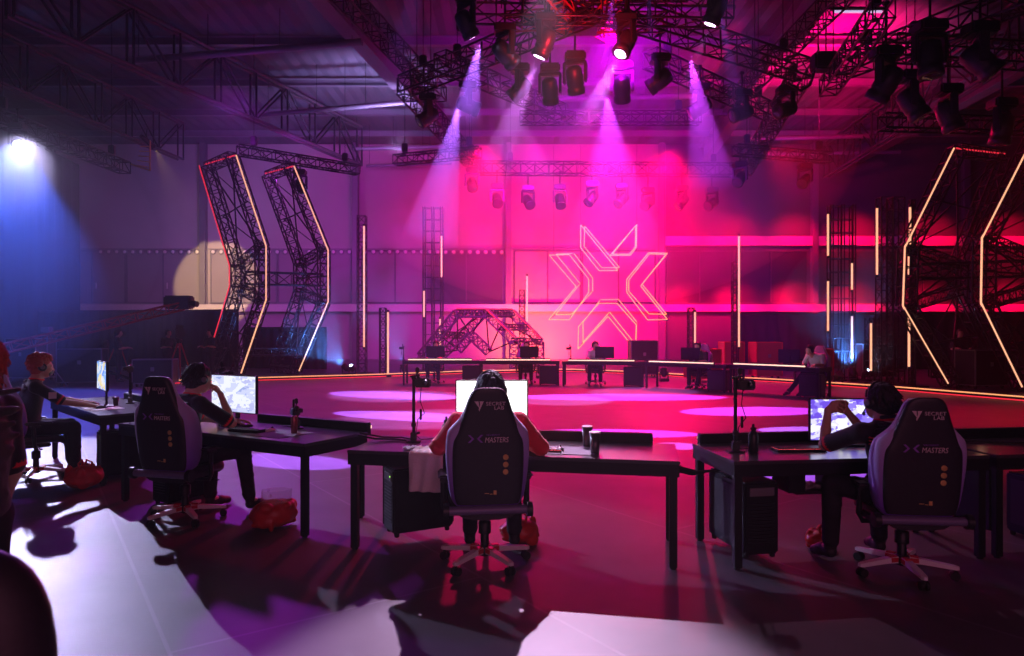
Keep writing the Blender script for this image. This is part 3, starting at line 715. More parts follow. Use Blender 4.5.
# rear wall: ledges, columns, window band
struct('trim_1', MB().box((3, YB - .22, 3.0), (60, .44, .42)), 'ledge', 'cream steel ledge along the rear wall')
struct('trim_2', MB().box((20.9, YB - .16, 6.9), (24, .32, .55)), 'ledge', 'upper ledge on the right of the rear wall')
struct('trim_3', MB().box((-9.5, YB - .06, 6.45), (35, .10, .08)), 'wall_panel')
for i, x in enumerate((-26.8, -17.95, -9.1, -.2, 8.7, 17.6, 26.4)):
    b = MB(); b.box((x, YB - .25, ZC / 2), (.10, .34, ZC)); b.box((x, YB - .42, ZC / 2), (.34, .03, ZC)); b.box((x, YB - .10, ZC / 2), (.34, .03, ZC))
    struct('column_%d' % (i + 1), b, 'steel', 'steel column standing against the rear wall')
k = 0
for bx in (-26.8, -17.95, -9.1, -.2, 8.7, 17.6):
    for q, (a0, a1) in enumerate(((.35, 4.2), (4.3, 8.55))):
        k += 1; x0, x1 = bx + a0, bx + a1; lit = bx < -10
        f = MB(); xm = (x0 + x1) / 2
        f.box((xm, YB - .05, 4.82), (x1 - x0, .06, 3.05))
        o = struct('window_%d' % k, f, 'wall' if k in (7, 8) else 'wall_panel' if lit or k == 5 else 'glass_dark'); fm_ = 'steel' if lit else 'truss_grey'
        fr = MB()
        for z in (3.32, 6.34): fr.box((xm, YB - .10, z), (x1 - x0, .06, .08))
        for x in (x0, xm, x1): fr.box((x, YB - .10, 4.82), (.07, .06, 3.05))
        part('window_frame', fr, fm_, o)
        if lit:
            hd = MB(); hd.rbox((xm + .25, YB - .14, 4.3), (.05, .06, .35), .01); part('handle', hd, 'ledge', o)
# row of round lamps on the rear wall
proto = None
for i in range(52):
    x = -24.0 + i * .468
    if any(abs(x - c) < .22 for c in (-17.95, -9.1, -.2)): continue
    if proto is None:
        proto = thing('wall_lamp', 'small round bulkhead lamp in the row along the rear wall', 'lamp', (x, YB - .10, 6.28), 0, 'round lamps along the rear wall')
        q = Matrix.Rotation(R(90), 3, 'X'); part('rim', MB().lathe([(.12, 0), (.15, .01), (.15, .05), (.12, .06)], n=16, q=q), 'steel', proto); part('glass', MB().lathe([(.12, .04), (.09, .075), (0, .09)], n=16, q=q), 'fixture_white', proto)
    else: dup(proto, (x, YB - .10, 6.28))

# ------------------------------------------------------------------ roof steel
def ibeam(mb, p0, p1, w, h, t=.04):
    p0, p1 = Vector(p0), Vector(p1); d = (p1 - p0); L = d.length; d.normalize(); s = d.cross(Vector((0, 0, 1))).normalized(); u = s.cross(d)
    m = Matrix((s, d, u)).transposed(); c = (p0 + p1) / 2
    mb.box(c, (t, L, h), mat3=m); mb.box(c + u * h / 2, (w, L, t), mat3=m); mb.box(c - u * h / 2, (w, L, t), mat3=m); return mb
for i, (a, b_) in enumerate((((-6.4, 16.0, 11.9), (-2.6, 39.8, 11.9)), ((8.7, 15.0, 11.9), (11.2, 39.8, 11.9)), ((18.5, 8, 11.9), (20, 39.8, 11.9)))):
    struct('beam_%d' % (i + 1), ibeam(MB(), a, b_, .55, .9, .06), 'steel', 'painted steel roof beam')
for i, y in enumerate((12.5, 16.8, 21, 25.2, 29.4, 33.4, 37)):
    b = MB(); ibeam(b, (XL, y, 12.35), (XR, y, 12.35), .2, .3, .025)
    struct('beam_%d' % (i + 4), b, 'steel', 'steel purlin under the ceiling')
for i, (p0, p1, r) in enumerate(((W(130, 61, 24), W(362, 42, 22.5), .12), (W(262, 115, 28), W(420, 101, 27.5), .10), (W(556, 99, 29), W(692, 96, 29), .13), (W(744, 139, 33), W(918, 135, 33), .11), (W(766, 154, 36), W(900, 152, 36), .10), (W(352, 149, 34), W(470, 146, 34), .10), (W(366, 166, 36), W(452, 163, 36), .08), (W(640, 10, 22), W(735, 8, 22), .09))):
    o = thing('heating_pipe', ('long pale pipe under the ceiling above the left roof truss', 'pale pipe below the dark roof truss at its far end', 'glowing pink pipe across the middle of the haze', 'red lit pipe above the right light towers', 'dim lower pipe beside the red lit one', 'upper of two thin pipes right of the roof truss', 'lower of two thin pipes right of the roof truss', 'short pipe high up behind the central rig')[i], 'pipe', p0, 0, 'pipes under the roof')
    d = p1 - p0; part('tube', MB().tube((0, 0, 0), d, r, 12), 'steel', o)
    for t_ in (.04, .35, .66, .96):
        q = d * t_; part('hanger', MB().tube(q, q + Vector((0, 0, max(.1, 12.55 - (p0 + q).z))), .012, 5), 'black_metal', o)
# lattice roof truss, far left, running away from us
def lattice(name, label, p0, p1, dep, nseg, r=.05, w=.3, grp=None):
    t = thing(name, label, 'truss', p0, 0, grp); d = Vector(p1) - Vector(p0); s = d.cross(Vector((0, 0, 1))).normalized() * w / 2
    for nm, z in (('lower_chord', 0), ('upper_chord', dep)):
        for q in (-1, 1): part(nm, MB().tube(s * q + Vector((0, 0, z)), d + s * q + Vector((0, 0, z)), r, 6), 'truss_grey', t)
    wb = MB()
    for i in range(nseg + 1):
        a = d * (i / nseg)
        for q in (-1, 1):
            wb.tube(a + s * q, a + s * q + Vector((0, 0, dep)), r * .7, 5)
            if i < nseg:
                b_ = d * ((i + 1) / nseg); z0, z1 = (0, dep) if i % 2 else (dep, 0)
                wb.tube(a + s * q + Vector((0, 0, z0)), b_ + s * q + Vector((0, 0, z1)), r * .6, 5)
    part('web_bars', wb, 'truss', t); return t
lattice('roof_truss', 'deep dark lattice roof truss crossing above the left of the hall', (-13.6, 18.5, 10.2), (-7.6, 34, 9.9), 1.9, 9, .07)
lattice('roof_truss', 'second lattice roof truss, nearer the left wall', (-19.5, 12, 10.4), (-16.5, 34, 10.2), 1.8, 12, .06)
lattice('roof_truss', 'unlit lattice roof truss at the upper right corner', (15.5, 14, 10.4), (17.5, 38, 10.2), 1.8, 12, .06)

# ------------------------------------------------------------------ the platform edge with its light line
KP = [G(170, 384), G(254, 381), G(370, 377.6), G(460, 374), G(552, 372), G(572, 372), G(640, 374.5), G(700, 378.5), G(775, 382.5), G(850, 387.5), G(905, 391.5), G(1024, 401.5), G(1075, 410)]
ks = thing('stage_kerb', 'low kerb around the far side of the stage with an amber light line on top', 'kerb', (0, 0, 0))
for i in range(len(KP) - 1):
    a, b_ = KP[i], KP[i + 1]; d = (b_ - a); L = d.length; rz = math.atan2(d.y, d.x); m = (a + b_) / 2; nrm_ = Vector((-math.sin(rz), math.cos(rz), 0))
    part('kerb_segment', MB().box(m + nrm_ * .15 + Vector((0, 0, .05)), (L + .02, .30, .10), rz=rz), 'black_metal', ks)
    part('light_line', MB().box(m + nrm_ * .0 + Vector((0, 0, .11)), (L, .035, .03), rz=rz), 'strip_led', ks, 'amber light line')
    part('red_line', MB().box(m - nrm_ * .012 + Vector((0, 0, .025)), (L, .012, .03), rz=rz), 'red_strip', ks, 'thin red light line at the foot')

# ------------------------------------------------------------------ chevron portals
def polytruss(root, pts, w, name='truss_leg', r=.03):
    for i in range(len(pts) - 1):
        part(name, truss_mb(MB(), pts[i], pts[i + 1], w, w, seg=w * 1.3, r=r, rd=r * .6, up=(0, 1, 0)), 'truss', root)
def strip(root, pts, m, name, label, r=.035, off=(0, 0, 0)):
    o = Vector(off)
    for i in range(len(pts) - 1): part(name, MB().tube(pts[i] + o, pts[i + 1] + o, r, 6), m, root, label)
def portal(label, front, Df, back, Db, w=.38, top_red=True, sgn=1):
    t = thing('truss_portal', label, 'truss', (0, 0, 0), 0, 'bent truss portals with light lines')
    Fp = [W(x, y, Df) for x, y in front]; Bp = [W(x, y, Db) for x, y in back]
    Fp[-1].z = .15; Bp[-1].z = .15; base = Vector((Fp[-1].x, Fp[-1].y, 0)); t.location = base
    Fp = [p - base for p in Fp]; Bp = [p - base for p in Bp]
    sh = Vector((-sgn * w * .55, .2, 0))
    polytruss(t, [p + sh for p in Fp], w); polytruss(t, Bp, w)
    for i in range(len(Fp)):
        a, b_ = Fp[i] + sh, Bp[i]
        part('cross_truss', truss_mb(MB(), a, b_, w * .8, w * .8, r=.025, rd=.014), 'truss', t)
        if i < len(Fp) - 1:
            br = MB(); br.tube(Fp[i] + sh, Bp[i + 1], .03, 5); br.tube(Bp[i], Fp[i + 1] + sh, .03, 5)
            m1, m2 = (Fp[i] + Fp[i + 1]) / 2 + sh, (Bp[i] + Bp[i + 1]) / 2; br.tube(m1, m2, .03, 5); br.tube(m1, Bp[i], .02, 5); br.tube(m2, Fp[i + 1] + sh, .02, 5)
            part('brace', br, 'truss', t)
    strip(t, Fp, 'tube_led', 'light_line', 'peach light line along the front edge', .026)
    if top_red is not None:
        strip(t, [Fp[0], Bp[0] + Vector((-sgn * w * .3, 0, .1))], 'red_strip', 'red_line', 'red light line', .022)
        if top_red: strip(t, [p + Vector((-sgn * w * .6, -.25, 0)) for p in Bp], 'red_strip', 'red_line', 'red light line', .020)
    for p in (Fp[-1] + sh, Bp[-1]): part('base_plate', MB().rbox((p.x, p.y, -.07), (.8, .8, .05 + .03), .01), 'black_metal', t)
    return Fp, Bp, base
A = portal('left portal nearer to the desks, its light line bent like an arrowhead', [(236, 155), (266, 246), (266, 300), (241, 375)], 24.4, [(208, 167), (238, 266), (238, 287), (213, 372)], 26.0)
B = portal('second left portal, standing just right of the first', [(294, 166), (328, 250), (328, 302), (299, 376)], 25.8, [(268, 176), (300, 264), (300, 292), (274, 372)], 27.4, top_red=False)
Cp = portal('right portal whose light line bends beside the dark tower', [(954, 148), (905, 247), (903, 306), (948, 393)], 19.6, [(1001, 157), (958, 266), (958, 290), (1003, 389)], 21.4, sgn=-1, top_red=False)
Dp_ = portal('right portal cut by the picture edge', [(1042, 120), (982, 238), (981, 303), (1022, 396)], 18.4, [(1095, 135), (1040, 262), (1040, 288), (1080, 390)], 20.2, sgn=-1, top_red=None)
def link_truss(label, p0, p1, w=.4, up=(0, 0, 1), seg=None, name='truss', grp='lighting trusses', r=.03):
    p0, p1 = Vector(p0), Vector(p1); t = thing(name, label, 'truss', p0, 0, grp)
    d = p1 - p0; part('lattice', truss_mb(MB(), (0, 0, 0), d, w, w, r=r, rd=r * .6, up=up, seg=seg), 'truss', t)
    if p0.z > 6:
        for f_ in (.12, .88):
            q = d * f_; part('hoist_chain', MB().tube(q, q + Vector((0, 0, 12.55 - (p0 + q).z)), .012, 5), 'black_metal', t)
            part('hoist', MB().rbox(q + Vector((0, 0, w * .5 + .25)), (.22, .16, .34), .03), 'plastic', t)
    return t
link_truss('level truss joining the two left portals at their bend', W(245, 278, 25.2), W(322, 280, 26.4), .45)
link_truss('thin level truss low between the two left portals', W(238, 352, 25.6), W(300, 352, 27.2), .25)
link_truss('level truss joining the two right portals at their bend', W(920, 272, 20.6), W(1040, 268, 19.6), .45)
link_truss('low truss between the two right portals', W(930, 372, 20.6), W(1030, 374, 19.8), .3)

# ------------------------------------------------------------------ light towers
def tower(label, x, ytop, D, w=.3, tubes=(), ladder=False, wide=0, name='truss_tower', r=.022, zb=0.0):
    top = W(x, ytop, D); base = Vector((top.x, D, zb)); t = thing(name, label, 'tower', base, 0, 'light towers behind the stage'); h = top.z - zb
    if ladder:
        mb = MB()
        for q in (-1, 0, 1):
            if wide < .5 and q == 0: continue
            for yy in (-.12, .12): mb.tube((q * wide / 2, yy, 0), (q * wide / 2, yy, h), r, 5)
            for yy in (-.12, .12): mb.tube((q * wide / 2 + .09, yy, 0), (q * wide / 2 + .09, yy, h), r, 5)
        n = int(h / .45)
        part('upright', mb, 'truss', t)
        for i in range(n + 1):
            z = .1 + i * (h - .15) / n; rg = MB()
            for yy in (-.12, .12): rg.tube((-wide / 2, yy, z), (wide / 2 + .09, yy, z), r * .7, 4)
            for q in (-1, 0, 1): rg.tube((q * wide / 2, -.12, z), (q * wide / 2, .12, z), r * .6, 4)
            part('rung', rg, 'truss', t)
    elif w: part('lattice', truss_mb(MB(), (0, 0, .03), (0, 0, h), w, w, r=r, rd=r * .55, seg=w * 1.1), 'truss', t)
    if w or ladder: part('base_plate', MB().rbox((0, 0, .02), (max(w, wide) + .5, .7, .04), .01), 'black_metal', t)
    for tx, y0, y1 in tubes:
        a, b_ = W(tx, y0, D - .25) - base, W(tx, y1, D - .25) - base; c = MB(); c.tube(a, b_, .033, 8); tt = part('light_tube', c, 'tube_led', t, 'peach light tube')
        for p in (a, b_): part('end_cap', MB().tube(p + Vector((0, 0, .04)), p - Vector((0, 0, .04)), .045, 8), 'black_metal', tt)
        dd = (b_ - a)
        for f_ in (.1, .9):
            p = a + dd * f_; part('bracket', MB().tube(p, Vector((max(-w / 2, min(w / 2, p.x)) if not ladder else p.x, 0, p.z)), .012, 5), 'black_metal', tt)
    return t
tower('tall slim tower with one long light tube, right of the left portals', 362, 216, 27.0, .32, ((364, 225, 348),))
tower('short tower with a light tube beside the left blue floor lamps', 383, 308, 25.0, .22, ((388, 311, 375),))
tower('tall ladder tower with three short light tubes behind the far desk on the left', 432, 207, 28.0, 0, ((441.5, 235, 278), (424, 290, 318), (440, 318, 346)), True, .72)
tower('slim tower with a light tube at the right of the truss arch', 522, 290, 27.5, .2, ((527, 275, 326),))
tower('slim tower with a short light tube above the fourth far desk', 691, 308, 25.0, .2, ((695, 311, 344),))
tower('tower with a tall light tube between the last two far desks', 735, 262, 24.0, .18, ((739, 235, 348),))
tower('wide ladder tower with four light tubes right of the far desks', 840, 205, 23.0, 0, ((828, 213, 257), (828, 280, 332), (852, 262, 291), (852, 315, 360)), True, .75)
tower('thick dark truss tower with a light tube high on its left edge', 884, 198, 21.5, .34, ((877, 207, 276),))
tower('thick dark truss tower right beside the one with the high tube', 896, 198, 21.2, .34)
tower('short red lit tower with a light tube next to the right floor lamps', 872, 318, 22.0, .30, ((871, 322, 372),))
tower('stack of light tubes crossing the bend of the right portal', 912, 200, 20.4, .12, ((910, 206, 246), (909, 251, 276), (909, 315, 368)))

# ------------------------------------------------------------------ hanging emblem of light lines
LG = thing('hanging_emblem', 'large cross shaped emblem of double gold light lines hanging before the red wall', 'emblem', (3.8, 27, 0))
def lp(x, y, D): return W(540 + x / 4.371, 210 + y / 4.371, D) - Vector((3.8, 27, 0))
pieces = [([(178, 65), (178, 165), (258, 265), (340, 264)], [(195, 70), (193, 160), (270, 252), (348, 252)]),
          ([(423, 63), (421, 163), (395, 198), (307, 198)], [(417, 70), (417, 160), (391, 193), (317, 193)]),
          ([(40, 197), (128, 195), (213, 302), (213, 360), (128, 480), (38, 479), (158, 335)], [(70, 193), (148, 190), (230, 297), (230, 355), (138, 456), (68, 458), (175, 322)]),
          ([(557, 189), (474, 187), (379, 303), (379, 360), (470, 480), (557, 478), (440, 332)], [(550, 194), (478, 192), (388, 306), (388, 355), (476, 454), (553, 456), (446, 324)]),
          ([(166, 608), (168, 510), (257, 408), (337, 408), (421, 502), (417, 610), (297, 465)], [(188, 578), (188, 490), (265, 392), (343, 391), (422, 488), (419, 590), (304, 446)])]
for fr, bk in pieces:
    Fp = [lp(x, y, 26.8) for x, y in fr]; Bp = [lp(x, y, 27.5) for x, y in bk]
    for P, lab in ((Fp, 'gold light outline'), (Bp, 'rear gold light outline')):
        mb = MB()
        for i in range(len(P)): mb.tube(P[i], P[(i + 1) % len(P)], .015, 6)
        arm = part('emblem_arm', mb, 'logo_led', LG, lab)
        if P is Bp:
            for a, b_ in zip(Fp, Bp): part('spacer', MB().tube(a, b_, .010, 5), 'black_metal', arm)
for x in (178, 423, 60, 545): p = lp(x, 66 if 100 < x < 500 else 192, 27); part('suspension_wire', MB().tube(p, Vector((p.x, 0, 9.0)), .006, 4), 'black_metal', LG)

# ------------------------------------------------------------------ truss arch behind the far desks
AR = thing('truss_arch', 'low faceted arch built of lattice trusses behind the two left far desks', 'truss', (-.9, 25, 0))
def ap(x, y, D):
    p = W(x, y, D); return p - Vector((-.9, 25, 0))
fo = [ap(421, 356, 24.6), ap(457, 313, 24.6), ap(486, 313, 24.6), ap(514, 341, 24.6), ap(514, 368, 24.6)]
fi = [ap(458, 350, 24.6), ap(471, 335, 24.6), ap(489, 352, 24.6)]
bo = [ap(440, 358, 26.6), ap(484, 313, 26.6), ap(512, 313, 26.6), ap(540, 342, 26.6), ap(540, 366, 26.6)]
for P in (fo, fi, bo):
    for i in range(len(P) - 1): part('truss_section', truss_mb(MB(), P[i], P[i + 1], .30, .30, seg=.24, r=.030, rd=.018, up=(0, 1, 0)), 'steel', AR)
for a, b_ in list(zip(fo, bo))[:4] + [((fo[0] + fo[1]) / 2, (bo[0] + bo[1]) / 2), ((fo[2] + fo[3]) / 2, (bo[2] + bo[3]) / 2)]: part('cross_section', truss_mb(MB(), a, b_, .22, .22, seg=.24, r=.024, rd=.014), 'truss_grey', AR)
cx = MB()
for a, b_ in zip(fo, bo): cx.tube(a, b_, .03, 5)
for i in range(4): cx.tube(fo[i], bo[i + 1], .02, 5); cx.tube((fo[i] + fo[i + 1]) / 2, (bo[i] + bo[i + 1]) / 2, .02, 5); cx.tube(bo[i], fo[i + 1], .02, 5)
for a, b_ in ((fo[1], fi[1]), (fo[2], fi[1]), (fo[0], fi[0]), (fo[3], fi[2]), ((fo[0] + fo[1]) / 2, fi[0]), ((fo[2] + fo[3]) / 2, fi[2]), (fo[2], fi[2]), (fo[1], fi[0])): cx.tube(a, b_, .025, 5)
part('brace', cx, 'truss', AR)
for P in (fo[1:4], bo[1:4]):
    part('light_line', MB().path([q + Vector((0, -.17, .15)) for q in P], .02, 6), 'red_strip', AR, 'pink light line')

# ------------------------------------------------------------------ lighting rig
def moving_head(label, loc, aim, lit=None, s=1.0, grp='moving head spotlights on the rig', power=0, col=(1, 1, 1), size=20, blend=.3, clamp=.35):
    """hung from loc (the clamp), pointing at aim"""
    loc = Vector(loc); t = thing('moving_head', label, 'spotlight', loc, 0, grp)
    bz = -.16 * s; c = MB(); c.tube((0, 0, clamp * s), (0, 0, bz + .10 * s), .02 * s, 6); c.tube((-.04 * s, 0, clamp * s), (.04 * s, 0, clamp * s), .035 * s, 10); part('clamp', c, 'black_metal', t)
    part('base', MB().rbox((0, 0, bz + .02 * s), (.40 * s, .30 * s, .17 * s), .03 * s), 'plastic', t)
    pv = Vector((0, 0, bz - .42 * s)); d = (Vector(aim) - (loc + pv)).normalized()
    yaw = math.atan2(d.x, -d.y) if abs(d.x) + abs(d.y) > .05 else 0
    yk = MB(); rot = Matrix.Rotation(yaw, 3, 'Z')
    yk.rbox((0, 0, bz - .10 * s), (.46 * s, .12 * s, .06 * s), .015 * s, mat3=rot)
    for q in (-1, 1): yk.rbox(rot @ Vector((q * .21 * s, 0, 0)) + Vector((0, 0, bz - .29 * s)), (.05 * s, .13 * s, .40 * s), .02 * s, mat3=rot)
    part('yoke', yk, 'plastic', t)
    q = d.to_track_quat('Z', 'Y').to_matrix()
    hd = part('lamp_head', MB().lathe([(0, -.26 * s), (.10 * s, -.25 * s), (.15 * s, -.20 * s), (.165 * s, -.05 * s), (.165 * s, .10 * s), (.15 * s, .13 * s), (.17 * s, .16 * s), (.175 * s, .26 * s), (.15 * s, .27 * s)], pv, 20, q=q), 'plastic', t)
    part('lens', MB().lathe([(.15 * s, .262 * s), (.10 * s, .272 * s), (0, .276 * s)], pv, 18, q=q), lit or 'lens', hd)
    if power:
        spot('beam', loc + pv + d * .33 * s, aim, power, col, size, blend, .05)
    return t

def spot(name, loc, aim, power, col, size, blend=.2, rad=.05, mask=None):
    l = bpy.data.lights.new(name, 'SPOT'); l.energy = power; l.color = col; l.spot_size = R(size); l.spot_blend = blend; l.shadow_soft_size = rad
    o = bpy.data.objects.new(name, l); C.objects.link(o); o.location = loc
    o.rotation_euler = (Vector(aim) - Vector(loc)).to_track_quat('-Z', 'Y').to_euler()
    return o
ZR = 9.0
def P9(x, y, z=ZR):
    D = F * (z - H) / (CY - y); return Vector(((x - CX) * D / F, D, z))
ra, rb2, rc = P9(405, 86), P9(600, 6), P9(803, 70)
rd_, re_ = P9(478, 168, 8.6), P9(745, 170, 8.6)
link_truss('rig truss running from the left corner up to the middle top', ra, rb2, .5)
link_truss('rig truss running from the right corner up to the middle top', rb2, rc, .5)
link_truss('rig truss receding into the haze from its left corner', ra, rd_, .5)
link_truss('rig truss receding into the haze from its right corner', rc, re_, .5)
link_truss('far rig truss lost in pink haze above the emblem', rd_, re_, .5)
link_truss('short rig truss crossing the left arm', P9(440, 60), P9(560, 112), .45)
link_truss('short rig truss crossing the right arm', P9(650, 58), P9(770, 112), .45)
link_truss('cross truss high in the middle over the white spots', P9(470, 8), P9(730, 12), .5)
hub = thing('truss_hub', 'knot of short truss pieces and clamps in the top middle of the rig', 'truss', P9(585, 22, 9.0), 0, 'lighting trusses')
for k in range(6):
    a_ = R(60 * k); d_ = Vector((math.cos(a_), math.sin(a_) * .8, 0)); part('spoke', truss_mb(MB(), d_ * .3 + Vector((0, 0, .1 * (k % 2))), d_ * 1.9 + Vector((0, 0, .25 * (k % 3))), .34, .34, r=.026, rd=.015), 'truss_red_lit', hub)  # red light on the spokes is painted in by their colour
part('hub_plate', MB().rbox((0, 0, 0), (.7, .7, .4), .06), 'black_metal', hub)
for k in range(3): part('hoist_chain', MB().tube((.5 * math.cos(2 * k), .5 * math.sin(2 * k), .1), (.5 * math.cos(2 * k), .5 * math.sin(2 * k), 3.5), .014, 5), 'black_metal', hub)
link_truss('inner cross truss just under the top edge', P9(520, -10, 9.4), P9(690, -12, 9.4), .4)
link_truss('level truss joining both arms across the haze', P9(520, 118, 9.2), P9(700, 118, 9.2), .4)
link_truss('left dark truss hanging under the left roof beam', P9(330, -20, 9.6), P9(440, 95, 9.6), .45)
link_truss('right dark truss hanging under the right roof beam', P9(860, -25, 9.6), P9(745, 90, 9.6), .45)
link_truss('ladder like truss slanting beside the hanging cables', P9(884, 8, 8.2), P9(828, 88, 8.2), .42)
link_truss('black truss from the upper right corner to the slanting one', P9(1060, -18, 8.4), P9(846, 66, 8.4), .5)
link_truss('black truss along the upper right edge', P9(1090, 60, 8.4), P9(890, 48, 8.4), .5)
link_truss('lower black truss at the far right above the portal', P9(1080, 128, 7.6), P9(882, 122, 7.6), .4)
link_truss('dim truss above the left portals', P9(238, 150, 8.2), P9(358, 170, 8.2), .35)
link_truss('dim truss at the left wall over the blue beam', P9(-20, 110, 7.6), P9(125, 168, 7.6), .4)
link_truss('short hazy truss left of the far rig truss', P9(395, 160, 8.2), P9(480, 152, 8.2), .35)
link_truss('short hazy truss right of the far rig truss', P9(735, 150, 8.2), P9(830, 158, 8.2), .35)
# fixtures: (px, py, z of the clamp, aim, lit, power...)
Lc = 'small moving head'
def mh(x, y, z, aim, label, **k): return moving_head(label, P9(x, y, z), aim, **k)
VIO = (.62, .45, 1.0)
mh(466, -6, 8.8, G(640, 392), 'lit moving head at the upper left, its white beam aimed down right', lit='lens_on', power=11000, col=(.72, .22, 1), size=17, blend=.35, s=1.1)
mh(545, 12, 8.8, G(400, 396), 'lit moving head left of the middle with a white glow below', lit='lens_on', power=11000, col=(.72, .22, 1), size=22, blend=.4, s=1.2)
mh(626, 12, 8.8, G(430, 418), 'lit moving head right of the middle with a white glow below', lit='lens_on', power=11000, col=(.72, .22, 1), size=20, blend=.4, s=1.2)
mh(716, -22, 8.8, G(560, 400), 'lit moving head at the top, its white beam aimed down left', lit='lens_on', power=11000, col=(.72, .22, 1), size=17, blend=.35, s=1.1, clamp=.9)
DK = [(505, 22, 8.7, (9, 22, 0), 'unlit moving head under the rig beside the upper left lit one'), (520, 62, 8.7, (-9, 20, 0), 'tilted moving head with a red sheen on the left arm of the rig'),
      (660, 52, 8.7, (-6, 22, 2), 'tilted moving head with a red sheen on the right arm of the rig'), (428, 92, 8.7, (-9, 18, 3), 'moving head at the left corner of the rig'),
      (468, 80, 8.7, (12, 22, 3), 'moving head beside the one at the left corner of the rig'), (700, 82, 8.7, (-6, 22, 1), 'moving head with a pale lens rim, inner one on the right arm'),
      (742, 88, 8.7, (-8, 18, 3), 'moving head just left of the right corner of the rig'), (786, 84, 8.7, (-6, 14, 3), 'moving head hanging clear below the right corner of the rig'),
      (575, 50, 8.5, (3, 21, 0), 'moving head hanging straight down between the two white glows'), (550, 62, 8.5, (2, 24, 0), 'hazy moving head pointing down under the left white glow'),
      (622, 60, 8.5, (4, 24, 0), 'hazy moving head pointing down under the right white glow')]
for x, y, z, aim, lab in DK: mh(x, y, z, aim, lab, s=1.25)
RB = [(886, 44, 8.0, (6, 18, 2), 'large black moving head beside the slanting truss'), (912, 68, 8.0, (13.5, 15, 0), 'large black moving head aimed down, second on the dark right truss'), (948, 82, 8.0, (14, 17, 0), 'black moving head with a narrow red rim, right of the second one'),
      (980, 20, 8.2, (16, 12, 0), 'very large black moving head at the upper right'), (1002, 96, 7.8, (12, 19, 0), 'black moving head low in the dark right corner'), (930, 18, 8.4, (9, 14, 0), 'black moving head under the top edge at right')]
for x, y, z, aim, lab in RB: mh(x, y, z, aim, lab, s=1.5, clamp=.6)
hz = [(497, 182), (528, 184), (560, 183), (592, 180), (622, 182), (648, 186), (682, 184), (712, 186)]
for i, (x, y) in enumerate(hz):
    mh(x, y, 8.2, (rnd.uniform(-3, 8), 24 + rnd.uniform(-3, 6), 0), ('far moving head in the haze, %s on the far truss' % ['first', 'second', 'third', 'fourth', 'fourth from the right', 'third from the right', 'second from the right', 'rightmost'][i]), s=1.35)
for x, y, lab in ((472, 166, 'hazy moving head over the left far light tower'), (740, 160, 'hazy moving head right of the far truss'), (805, 162, 'dim moving head over the right ladder tower'), (300, 168, 'dim moving head above the second left portal')):
    mh(x, y, 8.0, (x / 100 - 5, 18, 0), lab, s=1.2)
mh(18, 122, 7.4, (-2.6, 4.6, 0), 'lit moving head at far left pouring out a wide blue beam', lit='lens_blue', s=1.0)
mh(-14, 112, 7.4, (-9, 16, 0), 'second lit moving head at the left edge with a thin blue beam', lit='lens_blue', s=1.0)
spot('flood', P9(585, 40, 7.6), P9(585, 20, 9.2), 500, (1, .02, .05), 140, .8, .1)
# chain hoist and its ropes
CH = thing('chain_hoist', 'black chain hoist hanging on cables beside the slanting truss', 'hoist', P9(824, 62, 8.6))
part('motor_body', MB().rbox((0, 0, 0), (.6, .4, .45), .05), 'plastic', CH)
w_ = MB()
for dx in (-.15, .05): w_.tube((dx, 0, .2), (dx, 0, 3.7), .02, 6)
w_.path([(-.2, 0, -.1), (-.35, 0, -.6), (-.6, 0, -.75), (-1.0, 0, -.5)], .03, 6); part('chain', w_, 'black_metal', CH)
CH2 = dup(CH, P9(560, -8, 9.6), 0, 'chain hoist above the middle of the rig')
# batten lamp
bt = thing('batten_lamp', 'short white batten lamp under the ceiling at the upper right', 'lamp', P9(858, 11, 10.8))
part('housing', MB().rbox((0, 0, .06), (1.5, .14, .10), .02), 'steel', bt); part('tube', MB().tube((-.68, 0, -.02), (.68, 0, -.02), .035, 10), mat('lit_batten', (.8, .8, .9), .4, emit=(.8, .6, 1), es=.8), bt, 'lit tube')
for q in (-.6, .6): part('hanger', MB().tube((q, 0, .1), (q, 0, 1.7), .01, 5), 'black_metal', bt)
# yellow ladder lit by the amber lamp
yl = thing('roof_ladder', 'short yellow ladder frame high on the left lit by an amber lamp', 'ladder', W(150, 160, 26))
lm = MB()
for y_ in (0,): lm.tube((0, 0, -.4), (0, 0, .75), .035, 6); lm.tube((-.75, 0, -.15), (0, 0, -.4), .035, 6)
part('side_rail', lm, 'amber_paint', yl)
for i in range(5): part('rung', MB().tube((-.5 + .03 * i, 0, -.2 + .18 * i), (0, 0, -.28 + .2 * i), .022, 5), 'amber_paint', yl)
am = thing('profile_lamp', 'amber profile lamp beside the yellow ladder', 'spotlight', W(147, 141, 26.2))
part('barrel', MB().lathe([(.07, -.3), (.10, -.1), (.10, .2), (.12, .32)], n=14, q=Vector((.3, .7, -.4)).to_track_quat('Z', 'Y').to_matrix()), 'plastic', am)
part('lens', MB().lathe([(.11, .325), (0, .33)], n=14, q=Vector((.3, .7, -.4)).to_track_quat('Z', 'Y').to_matrix()), mat('amber_lens', (.8, .6, .3), .3, emit=(1, .7, .3), es=2), am)
mk = MB(); mk.path([(0, 0, .05), (0, -.05, .2), (0, 0, .45)], .02, 6); part('bracket', mk, 'black_metal', am)

